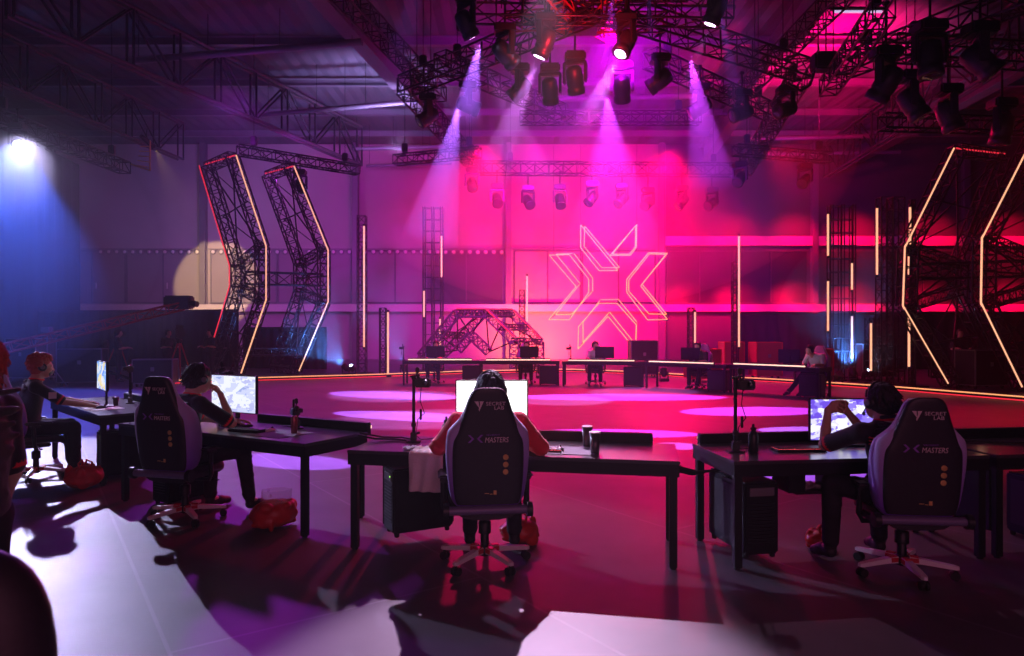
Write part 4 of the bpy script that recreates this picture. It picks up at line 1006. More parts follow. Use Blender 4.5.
# ------------------------------------------------------------------ dark side of the hall: drapes, cases, crane, crew
def drape(label, p0, p1, h, n=60, amp=.09, name='drape', m='drape', z0=0.0):
    p0, p1 = Vector(p0), Vector(p1); t = thing(name, label, 'curtain', p0); d = p1 - p0; s = Vector((-d.y, d.x, 0)).normalized(); rows = []
    for z in (z0, h * .5, h * .97, h):
        rows.append([d * (i / n) + s * amp * (math.sin(i * 1.57) + .3 * math.sin(i * .7)) * (1 if z < h * .96 else .5) + Vector((0, 0, z)) for i in range(n + 1)])
    o = part('cloth', MB().grid(rows), m, t, solid=.02); o['kind'] = 'stuff' if False else 'thing'
    del o['kind']
    part('top_rail', MB().tube(Vector((0, 0, h)), d + Vector((0, 0, h)), .04, 8), 'black_metal', t); return t
drape('tall black curtain closing the far left of the hall', (-24.4, 38.5, 0), (-20.8, 12, 0), 11.0, 120, .12)
drape('low black curtain below the lit wall, left of the portals', (-22.9, 33, 0), (-12.2, 30.5, 0), 2.6, 90, .08)
drape('low black curtain behind the left portals', (-12.0, 30.5, 0), (-8.0, 29.5, 0), 1.8, 40, .08)
drape('black curtain under the red ledge right of the far desks', (10.0, 31, 0), (24.5, 28.5, 0), 2.4, 120, .08)
drape('tall black curtain at the far right', (25.5, 30, 0), (31, 19, 0), 9, 90, .12)
def flight_case(label, loc, d, rz=0, m='case', wheels=True, grp='flight cases'):
    t = thing('flight_case', label, 'case', loc, rz, grp); z = .11 if wheels else .0
    part('body', MB().rbox((0, 0, z + d[2] / 2), d, .012), m, t)
    e = MB()
    for sx in (-1, 1):
        for sy in (-1, 1): e.rbox((sx * d[0] / 2, sy * d[1] / 2, z + d[2] / 2), (.035, .035, d[2]), .005)
        for zz in (0, d[2]): e.rbox((0, sx * d[1] / 2, z + zz), (d[0], .03, .03), .005); e.rbox((sx * d[0] / 2, 0, z + zz), (.03, d[1], .03), .005)
    part('edge_trim', e, 'red_plastic' if m == 'case' else 'steel', t)
    part('latch', MB().rbox((0, -d[1] / 2 - .01, z + d[2] * .6), (.10, .02, .12), .005), 'steel', t)
    if wheels:
        for sx in (-1, 1):
            for sy in (-1, 1):
                c = MB(); c.tube((sx * (d[0] / 2 - .1) - .02, sy * (d[1] / 2 - .1), .05), (sx * (d[0] / 2 - .1) + .02, sy * (d[1] / 2 - .1), .05), .05, 12); c.box((sx * (d[0] / 2 - .1), sy * (d[1] / 2 - .1), .09), (.07, .07, .03)); part('caster', c, 'rubber', t)
    return t
flight_case('red edged flight case right of the fourth far desk', (6.3, 22.6, 0), (1.0, .7, .95), .1)
flight_case('tall red edged flight case behind the tower between the last far desks', (7.9, 24.6, 0), (.7, .7, 1.15), 0)
flight_case('tall red lit flight case beside the light tower', (8.9, 24.0, 0), (.9, .7, 1.15), .05)
flight_case('small red edged box on the floor behind the last far desk', (9.7, 21.5, 0), (.6, .5, .98), 0)
flight_case('black case standing behind the middle far desk', (4.75, 24.8, 0), (.95, .7, 1.2), 0, 'black_metal')
flight_case('dark flight case at the far left behind the first desk', (-13.2, 21.0, 0), (1.2, .7, 1.0), .3, 'black_metal')
flight_case('dark flight case beside the crane column', (-16.2, 23.0, 0), (1.2, .8, 1.3), -.2, 'black_metal')
flight_case('low dark flight case before the crew', (-10.7, 20.5, 0), (1.1, .6, .7), .2, 'black_metal')
flight_case('dark flight case between the right portals', (13.6, 19.8, 0), (1.1, .7, 1.0), .2, 'black_metal')
flight_case('dark flight case right of the red lit tower', (12.4, 23.5, 0), (1.2, .8, 1.1), .1, 'black_metal')
# camera crane
cr_ = thing('camera_crane', 'camera crane with a long slanting boom in the dark left of the hall', 'crane', (-13.4, 22.5, 0), 0)
c = MB(); 
for a_ in (0, 120, 240): c.tube((0, 0, .35), (.9 * math.cos(R(a_)), .9 * math.sin(R(a_)), .06), .05, 8)
c.tube((0, 0, .3), (0, 0, 1.35), .09, 12); part('column', c, 'black_metal', cr_)
pA, pB = W(-10, 352, 19) - Vector((-13.4, 22.5, 0)), W(182, 306, 23.0) - Vector((-13.4, 22.5, 0))
c = MB(); truss_mb(c, pA, pB, .22, .26, seg=.5, r=.03, rd=.016); part('boom', c, 'truss_red_lit', cr_, 'boom with red light put into its colour')  # red reflections along the boom are part of its colour
c = MB(); c.rbox(pB + Vector((-.1, 0, .12)), (.9, .4, .45), .05); c.tube(pB + Vector((.3, -.1, .1)), pB + Vector((.6, -.2, .05)), .10, 12); part('camera_head', c, 'plastic', cr_)
c = MB(); c.rbox(pA + Vector((0, 0, -.2)), (.5, .35, .5), .03); part('counterweight', c, 'black_metal', cr_)
# second crane arm further left
c2 = thing('equipment_stand', 'tall stand with a small box on top at the far left', 'stand', (W(47, 330, 20).x, 20, 0))
c = MB(); 
for a_ in (30, 150, 270): c.tube((0, 0, .8), (.5 * math.cos(R(a_)), .5 * math.sin(R(a_)), .02), .018, 6)
c.tube((0, 0, .75), (0, 0, 1.62), .02, 8); part('tripod', c, 'steel', c2); part('box', MB().rbox((0, 0, 1.70), (.26, .2, .16), .02), 'steel', c2)
# drum like camera tripod left of the portals
def tripod_camera(label, loc, rz, h=1.5):
    t = thing('broadcast_camera', label, 'camera', loc, rz, 'broadcast cameras')
    for a_ in (90, 210, 330):
        part('leg', MB().tube((.04 * math.cos(R(a_)), .04 * math.sin(R(a_)), h - .35), (.5 * math.cos(R(a_)), .5 * math.sin(R(a_)), .02), .028, 8, .018), 'red_plastic', t)  # red highlights on the legs are put into their colour
    b = MB(); b.lathe([(.06, h - .38), (.09, h - .34), (.09, h - .26), (.05, h - .22)], n=14); b.tube((0, .1, h - .3), (0, -.5, h - .45), .014, 6); part('pan_head', b, 'black_metal', t)
    b = MB(); b.rbox((0, 0, h - .05), (.22, .50, .30), .03); b.tube((0, .25, h - .04), (0, .62, h - .04), .10, 16); b.rbox((0, .68, h - .04), (.26, .12, .20), .02); b.rbox((-.02, -.22, h + .16), (.24, .05, .16), .01); part('camera_body', b, 'plastic', t); return t
tripod_camera('broadcast camera on a red lit tripod left of the portals', (-11.3, 23.2, 0), R(-150), 1.62)
tripod_camera('broadcast camera further back behind the crane', (-15.0, 26.0, 0), R(-140), 1.6)

# ------------------------------------------------------------------ poses
def seated(**k):
    J = dict(hip=(0, -.10, .60), chest=(0, -.10, .90), neck=(0, -.075, 1.115), head=(0, -.035, 1.265),
             shR=(.185, -.085, 1.045), shL=(-.185, -.085, 1.045), elR=(.25, .10, .80), elL=(-.25, .10, .80), wrR=(.16, .33, .80), wrL=(-.16, .33, .80),
             hdR=(-.2, 1, -.05), hdL=(.2, 1, -.05), plR=(0, -.1, -1), plL=(0, -.1, -1), knR=(.16, .34, .56), knL=(-.16, .34, .56), anR=(.17, .36, .10), anL=(-.17, .36, .10), toR=(.19, .52, .045), toL=(-.19, .52, .045), curlR=.35, curlL=.35)
    J.update(k); return J
def chair_place(px, D, rz): return ((px - CX) * D / F, D, 0)

# player on the far left, in profile
c1 = (-5.38, 7.72, 0); rz1 = R(-50)
gaming_chair('gaming_chair', 'purple and black gaming chair of the player in profile at far left', c1, rz1)
p, hd = person('person', 'seated player in profile with auburn curls, black face mask and black jersey', c1, rz1,
    seated(hip=(0, -.08, .60), chest=(0, -.05, .90), neck=(0, .0, 1.105), head=(0, .06, 1.255), shR=(.185, -.02, 1.04), shL=(-.185, -.02, 1.04), elR=(.24, .24, .86), elL=(-.24, .24, .86), wrR=(.17, .50, .80), wrL=(-.13, .50, .81), hdR=(.1, 1, -.12), hdL=(.1, 1, -.05), pitch=-8, curlR=.3, curlL=.45, yaw=0),
    dict(shirt='black_shirt', hair='hair_red', hairstyle='curly', mask=True, res=.0075, seed=4))
headset('black headset with a boom microphone on the auburn haired player', p, hd)
sp_ = MB(); sp_.rbox((.293, .125, .945), (.006, .075, .075), .002, mat3=Matrix.Rotation(R(12), 3, 'Y')); part('sleeve_patch', sp_, 'paper', p, 'white patch on the sleeve')
d1z = R(-45)
D1 = desk('desk', 'black desk at the far left, seen from its corner', (-4.39, 7.27, 0), d1z, 2.3, group='player desks facing the stage')
def on(dk, x, y): 
    m = Matrix.Rotation(dk.rotation_euler.z, 4, 'Z'); v = m @ Vector((x, y, 0)); return (dk.location.x + v.x, dk.location.y + v.y, .76)
monitor('monitor', 'monitor with a blue and yellow game picture seen at a steep angle', (-4.88, 8.12, .76), R(-50), 'screen_blue', zc=1.13)
keyboard('pale lit keyboard under the hands of the player in profile', on(D1, -1.10, .20), d1z, 'white_plastic')
mm = thing('mouse_mat', 'white mouse mat under the hand of the player in profile', 'mouse mat', on(D1, -.75, .22), d1z, 'mouse mats'); part('pad', MB().rbox((0, 0, .002), (.42, .34, .004), .001), 'paper', mm)
mouse('mouse in the hand of the player in profile', (on(D1, -.72, .20)[0], on(D1, -.72, .20)[1], .765), d1z)
cup('small clear cup beside the keyboard of the player in profile', on(D1, -1.0, .42), .10, .035)
camera_stand('desk stand with a camera behind the angled monitor at far left', on(D1, -1.15, .62), R(-60), .48)
camera_stand('desk stand with a leaning arm at the stage end of the far left desk', on(D1, -.25, .62), R(100), .30)
pc_tower('computer tower under the far left desk', on(D1, -.5, .38)[:2] + (0,), d1z)

# player two
c2_ = (-2.88, 6.02, 0); rz2 = R(-14)
gaming_chair('gaming_chair', 'purple and black gaming chair of the player leaning a hand on the chin', c2_, rz2, base_rot=-18)
p, hd = person('person', 'seated player in a black jersey with a red collar, one hand at the chin', c2_, R(-36),
    seated(hip=(.0, -.07, .60), chest=(.02, -.02, .90), neck=(.03, .04, 1.09), head=(.05, .10, 1.235), shR=(.205, .02, 1.03), shL=(-.155, .0, 1.03), elR=(.29, .27, .84), elL=(-.22, .28, .85), wrR=(.145, .25, 1.085), wrL=(-.02, .46, .82), hdR=(-.55, -.15, .85), hdL=(.3, 1, 0), plR=(-.6, -.6, -.1), pitch=-14, yaw=-6, curlR=.8, knR=(.22, .42, .57), anR=(.27, .46, .12), toR=(.30, .62, .05), anL=(-.12, .30, .10)),
    dict(shirt='black_shirt', hair='hair_black', res=.0075, seed=9))
headset('black headset on the player with the hand at the chin', p, hd)
D2 = desk('desk', 'black desk with a pale blue monitor and a can, second from the left', (-1.65, 5.44, 0), R(-29), 2.5, group='player desks facing the stage', bar=(.42, .985))
monitor('monitor', 'monitor with a pale blue game picture on the second desk', (-2.62, 6.42, .76), R(-29), 'screen_pale', w=.60, hh=.335, zc=1.07)
keyboard('dark keyboard with small lit keys on the second desk', on(D2, -.95, .24), R(-25), 'plastic')
mouse('white lit mouse on the second desk', on(D2, -.78, .34), R(-20), 'white_plastic')
mm = thing('mouse_mat', 'grey mouse mat beside the can', 'mouse mat', on(D2, -.62, .28), R(-29), 'mouse mats'); part('pad', MB().rbox((0, 0, .002), (.48, .38, .004), .001), 'mousepad', mm)
cn = thing('drinks_can', 'tall red and silver drinks can on the second desk', 'can', on(D2, -.50, .36), 0); part('body', MB().lathe([(.022, 0), (.028, .008), (.028, .140), (.022, .155)], n=20), 'can', cn); part('lid', MB().lathe([(.022, .154), (.020, .150), (0, .150)], n=20), 'silver', cn)
camera_stand('camera stand rising behind the head of the player with a hand at the chin', on(D2, -1.72, .55), R(-20), .52)
camera_stand('low desk arm at the right of the pale blue monitor', on(D2, -.72, .60), R(120), .20)
pc_tower('computer tower under the left end of the second desk', on(D2, -2.0, .36)[:2] + (0,), R(-29))

# player three, red hoodie
c3 = (-.195, 4.88, 0); rz3 = R(7)
gaming_chair('gaming_chair', 'black backed gaming chair in the middle, hiding the player in red', c3, rz3, base_rot=29)
p, hd = person('person', 'seated player in a red hoodie with black hair, seen from behind over the middle chair', (c3[0] + .03, c3[1] - .01, 0), R(-2),
    seated(hip=(0, -.08, .60), chest=(0, -.06, .92), neck=(0, -.02, 1.09), head=(.01, .04, 1.235), shR=(.215, -.05, 1.02), shL=(-.215, -.05, 1.02), elR=(.37, .08, .82), elL=(-.37, .08, .82), wrR=(.24, .36, .81), wrL=(-.18, .36, .81), pitch=-6),
    dict(shirt='red_hoodie', hood=True, long=True, collar=False, hair='hair_black', res=.0075, seed=12))
headset('black headset on the player in the red hoodie', p, hd)
D3 = desk('desk', 'black desk in the middle with a white towel over its edge', (1.16, 4.71, 0), R(-10.7), 2.45, group='player desks facing the stage', bar=(.24, .93))
monitor('monitor', 'white lit monitor behind the player in the red hoodie', (-.16, 5.40, .76), R(-2), 'screen_white', w=.555, hh=.32, zc=1.105)
keyboard('keyboard with an orange glow under the sleeve of the red hoodie', on(D3, -1.02, .22), R(-8), 'red_key')
mm = thing('mouse_mat', 'pale mouse mat right of the player in the red hoodie', 'mouse mat', on(D3, -.80, .28), R(-10), 'mouse mats'); part('pad', MB().rbox((0, 0, .002), (.40, .34, .004), .001), 'mousepad', mm)
mouse('mouse right of the red hoodie', (on(D3, -.86, .24)[0], on(D3, -.86, .24)[1], .765), R(-10))
cup('tall dark tumbler behind the short one on the middle desk', on(D3, -.68, .52), .155, .042)
cup('shorter tumbler with a red sheen nearer the edge of the middle desk', on(D3, -.60, .22), .155, .042)
bottle('black bottle with a thin spout left of the red hoodie', on(D3, -1.80, .44), .215, .038)
camera_stand('camera on a desk stand left of the towel', on(D3, -2.08, .46), R(0), .53)
pc_tower('computer tower under the left end of the middle desk', on(D3, -2.02, .40)[:2] + (.06,), R(-62), .24, .50, .50)
# towel draped over the near edge
tw = thing('towel', 'white towel hanging over the near edge of the middle desk', 'towel', on(D3, -1.82, 0), R(-10.7)); rows = []
rg = random.Random(2)
for v in range(22):
    row = []
    for u_ in range(18):
        x = (u_ / 17 - .5) * .27; s_ = v / 21 * .50
        if s_ < .20: y, z = .20 - s_, .006
        elif s_ < .23: y, z = -(s_ - .20) * .4, .006 - (s_ - .20) * .6
        else: y, z = -.014 - .004 * math.sin(u_ * .9), -.012 - (s_ - .23)
        f_ = max(0, (s_ - .15)) * .05
        row.append((x * (1 - .08 * s_) + .02 * (s_ < .15) * math.sin(v), y - .012 + (-.7 * f_) * (1 + math.sin(u_ * 1.1 + .3 * v)) if s_ >= .2 else y, z + (.008 * (1 + math.sin(u_ * 1.7 + v * .8)) if s_ < .2 else 0)))
    rows.append(row)
part('cloth', MB().grid(rows), 'towel', tw, sub=1, solid=.008)
sr = thing('paper_napkin', 'crumpled white napkin beside the towel', 'napkin', on(D3, -1.98, .13)); part('paper', MB().grid([[((i - 3) * .022, (j - 3) * .016, .012 + .012 * math.sin(i * 2.1 + j * 1.3)) for i in range(7)] for j in range(7)]), 'paper', sr, solid=.003)

# player four
c4 = (2.67, 4.68, 0); rz4 = R(-6)
gaming_chair('gaming_chair', 'black backed gaming chair on the right with purple left bolster', c4, rz4).scale = (1, 1, .965)
p, hd = person('person', 'seated player in a black jersey with red shoulder stripes, hands clasped before the face', (2.60, 4.70, 0), R(6),
    seated(hip=(-.0, -.06, .58), chest=(.0, -.02, .85), neck=(-.01, .03, 1.03), head=(-.02, .08, 1.165), shR=(.185, .0, .965), shL=(-.195, .02, .965), elR=(.10, .34, .84), elL=(-.30, .30, .83), wrR=(-.07, .39, 1.065), wrL=(-.235, .36, 1.075), hdR=(-.75, -.1, .45), hdL=(.8, -.05, .35), plR=(-.2, -.9, .0), plL=(.2, -.9, 0), pitch=-10, yaw=10, curlR=.9, curlL=.9, knL=(-.30, .20, .57), anL=(-.30, .22, .12), toL=(-.33, .38, .05), knR=(.10, .30, .56)),
    dict(shirt='black_shirt', hair='hair_black', res=.0075, seed=21))
headset('black headset on the player with clasped hands', p, hd)
for k in range(3):
    st_ = MB(); s2 = MB()
    z = .925 - .022 * k
    st_.path([(-.21 + .0 * k, -.085, z + .02), (-.13, -.135, z), (-.05, -.148, z - .004)], .0055, 6)
    s2.path([(.03, -.148, z - .004), (.10, -.135, z), (.165, -.09, z + .02)], .0055, 6)
    for q_ in (st_, s2): part('jersey_stripe', q_, 'red_trim', p, 'red stripe across the shoulder')
D4 = desk('desk', 'black desk on the right with a violet lit monitor', (1.53, 4.71, 0), R(7), 1.95, side=1, group='player desks facing the stage', bar=(.04, .98))
D5 = desk('desk', 'black desk at the right edge of the picture behind the right chair', (1.53 + 2.0 * .9925, 4.71 + 2.0 * .122, 0), R(7), 1.9, side=1, group='player desks facing the stage', bar=(.05, .9), panel=-1)
monitor('monitor', 'monitor with a violet and white map picture on the right desk', (2.62, 5.36, .76), R(2), 'screen_violet', w=.56, hh=.315, zc=.965)
keyboard('keyboard with red lit keys on the right desk', on(D4, .68, .36), R(4), 'red_key', w=.38)
camera_stand('camera on a desk stand at the left end of the right desk', on(D4, .18, .36), R(0), .55)
bottle('black bottle with a thin spout beside the stand on the right desk', on(D4, .30, .32), .21, .036)
pc_tower('computer tower under the left end of the right desk', on(D4, .26, .42)[:2] + (.03,), R(10), .27, .56, .52, leds=False)
pk = thing('plastic_packet', 'crinkled clear packet on the shelf under the right desk', 'packet', on(D4, .68, .20)[:2] + (.50,), R(5))
part('packet', MB().grid([[((i - 4) * .032, (j - 3) * .03, .03 + .018 * math.sin(i * 1.9 + j) + .012 * math.cos(j * 2.3)) for i in range(9)] for j in range(7)]), 'clear_bag', pk, solid=.004)
shf = thing('hanging_shelf', 'small black shelf on brackets hung under the right desk', 'shelf', on(D4, .68, .20)[:2] + (0,), R(7))
part('shelf_board', MB().rbox((0, 0, .505), (.36, .24, .018), .004), 'black_metal', shf)
for q in (-.17, .17): part('bracket', MB().rbox((q, 0, .585), (.13 if q < 0 else .13, .24, .155), .006), 'black_metal', shf)
pc_tower('computer tower with a red light under the desk at the right edge', on(D5, .75, .34)[:2] + (0,), R(7), .26, .5, .48)
for i, (x, z, m_) in enumerate(((1.0, .42, 'red_led'), (1.12, .35, 'green_led'), (.86, .33, 'red_led'))):
    hb_ = thing('power_adapter', ('black adapter with a red light under the edge desk', 'black adapter with a green light under the edge desk', 'lower black adapter with a red light under the edge desk')[i], 'adapter', on(D5, x, .25)[:2] + (z - .05,), R(7), 'adapters under the edge desk')
    part('adapter_case', MB().rbox((0, 0, .03), (.06, .10, .04), .006), 'plastic', hb_); part('light', MB().rbox((0, -.051, .035), (.010, .004, .008), .001), m_, hb_)
    part('cable', MB().path([(0, .05, .03), (.03, .10, .06), (.02, .16, .25)], .004, 6), 'rubber', hb_)
cbl = thing('cable', 'black cable lying along the desk at the right edge', 'cable', on(D5, 0, .5)); cbl.rotation_euler.z = R(7)
part('lead', MB().path([(-.1, .10, .008), (.15, .08, .012), (.45, -.05, .010), (.7, -.12, .014), (.85, -.02, .012), (1.1, -.10, .01)], .009, 6), 'rubber', cbl)
cbl = thing('cable', 'black cables bridging the gap between the middle and right desks', 'cable', (1.40, 5.0, .66))
lm = MB()
for k in range(4): lm.path([(-.22, .05 * k, .02 - .02 * k), (-.05, .04 * k, -.03 - .015 * k), (.12, .05 * k, -.02 - .01 * k), (.25, .05 * k, .02)], .009, 6)
part('lead', lm, 'rubber', cbl)
cbl = thing('cable', 'black cables spilling over the left end of the middle desk', 'cable', on(D3, -2.3, .45))
part('lead', MB().path([(-.25, .05, .04), (-.1, .0, .02), (.05, .03, .012), (.2, -.04, .008)], .008, 6).path([(-.25, .10, .05), (-.05, .09, .02), (.1, .12, .012), (.22, .02, .008)], .007, 6), 'rubber', cbl)

# bags on the floor
def bag(name, label, loc, m, rz=0, s=1.0, seed=1, clear=False):
    t = thing(name, label, 'bag', loc, rz, 'bags on the floor'); rg = random.Random(seed); P = []
    P.append(('e', (0, 0, .12 * s), (.19 * s, .14 * s, .12 * s), None, .03))
    for i in range(26):
        a_ = rg.uniform(0, 6.28); z = rg.uniform(.04, .2) * s; P.append(('e', (.15 * s * math.cos(a_), .11 * s * math.sin(a_), z), (rg.uniform(.02, .06) * s, rg.uniform(.02, .05) * s, rg.uniform(.02, .06) * s), None, .02))
    o = mould('sack', P, .008, m, t)
    if not clear:
        hs = MB()
        for q in (-.05, .05): hs.path([(q * s, -.03, .20 * s), (q * 1.3 * s, -.02, .27 * s), (q * .4 * s, 0, .30 * s), (q * .2 * s, .03, .22 * s)], [.012, .010, .010, .012], 6)
        part('handle', hs, m, t)
    if clear:
        rows = [[(.02 + .12 * s * math.cos(x) * (1 + .12 * math.sin(5 * x + z_ * 9)), .09 * s * math.sin(x) * (1 + .1 * math.cos(7 * x)), .17 * s + z_) for x in [6.283 * i / 24 for i in range(25)]] for z_ in (0, .04, .08, .12, .15)]
        part('clear_wrap', MB().grid(rows), 'clear_bag', t, 'crumpled clear plastic')
    return t
bag('carrier_bag', 'red bag with crumpled clear plastic on the floor by the second desk', (-2.02, 5.78, 0), 'red_bag', .3, .98, 3, True)
bag('carrier_bag', 'red bag on the floor under the far left desk', (-4.52, 7.22, 0), 'red_bag', .9, 1.0, 6)
bag('carrier_bag', 'dark red bag behind the base of the middle chair', (.06, 5.35, 0), 'red_bag', .2, .8, 8)
bag('carrier_bag', 'dark red bag on the floor by the foot of the right player', (2.35, 5.2, 0), 'red_bag', .4, .6, 11)

# the person and the chair at the left edge, close to us
p, hd = person('person', 'standing person with red hair cut off by the left edge of the picture', (-2.155, 2.7, 0), R(85),
    dict(hip=(0, 0, .92), chest=(0, .0, 1.2), neck=(0, -.01, 1.40), head=(0, .0, 1.53), shR=(.17, 0, 1.33), shL=(-.17, 0, 1.33), elR=(.19, -.02, 1.06), elL=(-.19, -.02, 1.06), wrR=(.17, .06, .84), wrL=(-.17, .06, .84), hdR=(0, .1, -1), hdL=(0, .1, -1), plR=(-1, 0, 0), plL=(1, 0, 0), knR=(.1, .02, .50), knL=(-.1, .02, .50), anR=(.10, -.02, .10), anL=(-.10, -.02, .10), toR=(.11, .15, .045), toL=(-.11, .15, .045)),
    dict(shirt='black_shirt', hair='hair_red', res=.0095, seed=30))
bc = thing('black_armchair', 'black padded chair close to us at the lower left, cut by the edge', 'chair', (-1.18, 1.17, 0), R(200))
rg_ = []
for z, w, y, th in [(.50, .20, -.22, .05), (.54, .27, -.23, .09), (.70, .29, -.25, .10), (.90, .29, -.27, .10), (1.05, .27, -.29, .09), (1.13, .23, -.30, .08), (1.18, .17, -.30, .06), (1.20, .08, -.30, .03)]:
    rg_.append([(w * math.cos(a_) if abs(math.cos(a_)) < .9 else w * math.cos(a_), y + th * math.sin(a_), z) for a_ in [2 * math.pi * i / 20 for i in range(20)]])
part('backrest', MB().loft(rg_), 'leather', bc, sub=1)
part('seat', MB().rbox((0, .02, .46), (.54, .50, .12), .04), 'leather', bc)
part('post', MB().tube((0, 0, .08), (0, 0, .42), .03, 12), 'black_metal', bc)
for k in range(5):
    a_ = R(72 * k); c = MB(); c.tube((0, 0, .12), (.3 * math.cos(a_), .3 * math.sin(a_), .07), .02, 8); c.tube((.3 * math.cos(a_), .3 * math.sin(a_) - .02, .03), (.3 * math.cos(a_), .3 * math.sin(a_) + .02, .03), .03, 12); part('leg', c, 'black_metal', bc)

# ------------------------------------------------------------------ the far row of desks, facing us
spec = [(408, 20.8, 472, 20.8), (486, 20.6, 552, 20.6), (568, 20.3, 634, 20.0), (649, 19.6, 717, 18.3), (733, 18.2, 803, 16.8)]
who = ['far left', 'second from the left', 'middle', 'second from the right', 'far right']
fd = None
fm = None; fch = None; fpc = None
def far_person(i, label, loc, rz, J, shirt):
    return person('person', label, loc, rz, J, dict(shirt=shirt, hair='hair_black', res=.014, collar=False, seed=40 + i, shoe='shoe_white' if i == 2 else 'shoe'), 'players behind the far desks')
for i, (xa, Da, xb, Db) in enumerate(spec):
    a, b_ = W(xa, 0, Da), W(xb, 0, Db); a.z = b_.z = 0; xd = (a - b_).normalized(); yd = Vector((-xd.y, xd.x, 0))
    if yd.y > 0: yd = -yd
    rz = math.atan2(xd.y, xd.x); Wd = (a - b_).length / .80; org = a + xd * (Wd * .08) - yd * (.75 + .10)
    lab = 'far desk with a glowing front bar, %s in the row facing us' % who[i]
    if fd is None: fd = desk('desk', lab, org, rz, 2.43, group='far desks facing us', bar=(.12, .92)); dk = fd
    else: dk = dup(fd, org, rz, lab)
    rot = Matrix.Rotation(rz, 3, 'Z'); L = lambda x, y, z=0: org + rot @ Vector((x, y, z))
    mx = (-1.45, -1.40, -1.35, -1.25, -.95)[i] if i != 0 else -1.0
    mx = -1.215 + (-.22, .30, .05, .10, .35)[i] * -1
    if fm is None: fm = monitor('monitor', 'dark rear of a monitor on the far desk, ' + who[i] + ' in the row', L(mx, .50, .76), rz, 'screen_pale', group='monitors on the far desks', zc=1.02); 
    else: dup(fm, L(mx, .50, .76), rz, 'dark rear of a monitor on the far desk, ' + who[i] + ' in the row')
    if fpc is None: fpc = pc_tower('computer tower under the far desk, ' + who[i] + ' in the row', L(-2.1, .40), rz, .55, .30, .56, leds=False, group='computer towers under the far desks')
    else: dup(fpc, L(-2.1, .40), rz, 'computer tower under the far desk, ' + who[i] + ' in the row')
    px_ = mx + (.12, .1, .30, .05, -.35)[i]
    if fch is None: fch = gaming_chair('gaming_chair', 'gaming chair behind the far desk, ' + who[i] + ' in the row', L(px_, -.20), rz, group='gaming chairs behind the far desks', logos=False)
    else: dup(fch, L(px_, -.20), rz, 'gaming chair behind the far desk, ' + who[i] + ' in the row')
    kw = dict(res=.014)
    J = seated(head=(.03 * (i - 2), .08, 1.22), neck=(0, .0, 1.09), chest=(0, -.04, .89), shR=(.185, -.0, 1.02), shL=(-.185, -.0, 1.02), yaw=(8, -12, 20, 0, -15)[i], pitch=-12)
    if i == 2: J.update(elL=(-.16, .30, .84), wrL=(-.10, .20, 1.08), hdL=(.2, -.3, .9))
    if i == 4: J.update(neck=(.05, .05, 1.05), head=(.08, .16, 1.17), anR=(.4, .62, .10), toR=(.45, .78, .045), anL=(.1, .58, .10), toL=(.12, .74, .045))
    if i == 3: J.update(anR=(.12, .45, .10), toR=(.14, .6, .045), anL=(-.12, .45, .10), toL=(-.14, .6, .045))
    far_person(i, ['far player at the far left desk, face hidden by the monitor', 'far player at the second far desk behind a monitor', 'far player in white with a raised hand at the middle far desk', 'far player at the fourth far desk with both feet forward', 'far player in white slouching behind the far right desk'][i], L(px_, -.20), rz, J, ('violet_shirt', 'violet_shirt', 'white_shirt', 'black_shirt', 'white_shirt')[i])
    if i in (0, 2):
        camera_stand('camera stand on the far desk, ' + who[i] + ' in the row', L(-.35 + (.1 if i else .35), .45, .76), rz, .42, group='camera stands on the far desks')
lamp_tbl = desk('side_table', 'black side table at the right end of the far row', G(806, 388) + Vector((0, .1, 0)), R(10), .75, .6, side=1, group='side tables')
for x, D, lab in ((.6, 27.5, 0), ):
    pass
# floor lamps of the stage
def floor_lamp(label, x, y, D, aim, power=0, col=(.4, .6, 1), size=50, lit='lens_blue'):
    p = W(x, y, D); t = thing('floor_spotlight', label, 'spotlight', (p.x, D, 0), 0, 'small floor spotlights')
    part('base', MB().rbox((0, 0, .05), (.30, .26, .10), .02), 'plastic', t)
    for q in (-1, 1): part('yoke_arm', MB().rbox((q * .13, 0, .20), (.03, .08, .26), .01), 'plastic', t)
    d = (Vector(aim) - Vector((p.x, D, .28))).normalized(); q = d.to_track_quat('Z', 'Y').to_matrix()
    h_ = part('lamp_head', MB().lathe([(.05, -.14), (.10, -.08), (.11, .10), (.12, .14)], (0, 0, .28), 16, q=q), 'plastic', t)
    part('lens', MB().lathe([(.105, .135), (0, .145)], (0, 0, .28), 16, q=q), lit, h_)
    if power: spot('floor_beam', Vector((p.x, D, .28)) + d * .18, aim, power, col, size, .5, .04)
    return t
floor_lamp('blue floor spotlight left of the short left tower', 346, 372, 25.4, (-9, 27, 3), 1800, (.07, .28, 1), 75)
floor_lamp('blue floor spotlight just right of its neighbour by the left portals', 352, 372, 25.3, (-6.2, 24.0, 2.0))
floor_lamp('blue floor spotlight at the foot of the short left tower', 404, 366, 25.2, (-5, 26, 3), 800, (.07, .28, 1), 70)
floor_lamp('blue floor spotlight before the right ladder tower', 853, 372, 22.4, (11.5, 25, 4), 1800, (.07, .28, 1), 75)
floor_lamp('white floor spotlight beside the blue one at the right towers', 866, 374, 22.2, (12.3, 21, 2), 150, (.5, .5, 1), 70)
floor_lamp('unlit floor spotlight left of the right ladder tower', 838, 384, 20.6, (10, 17, 4), lit='lens')
floor_lamp('small white floor lamp left of the fourth far desk', 664, 372, 22.5, (4.9, 24, 4), 80, (.9, .3, 1), 60)
floor_lamp('small floor lamp right of the truss arch', 540, 368, 24, (1, 26, 4), 80, (1, .2, .8), 70)

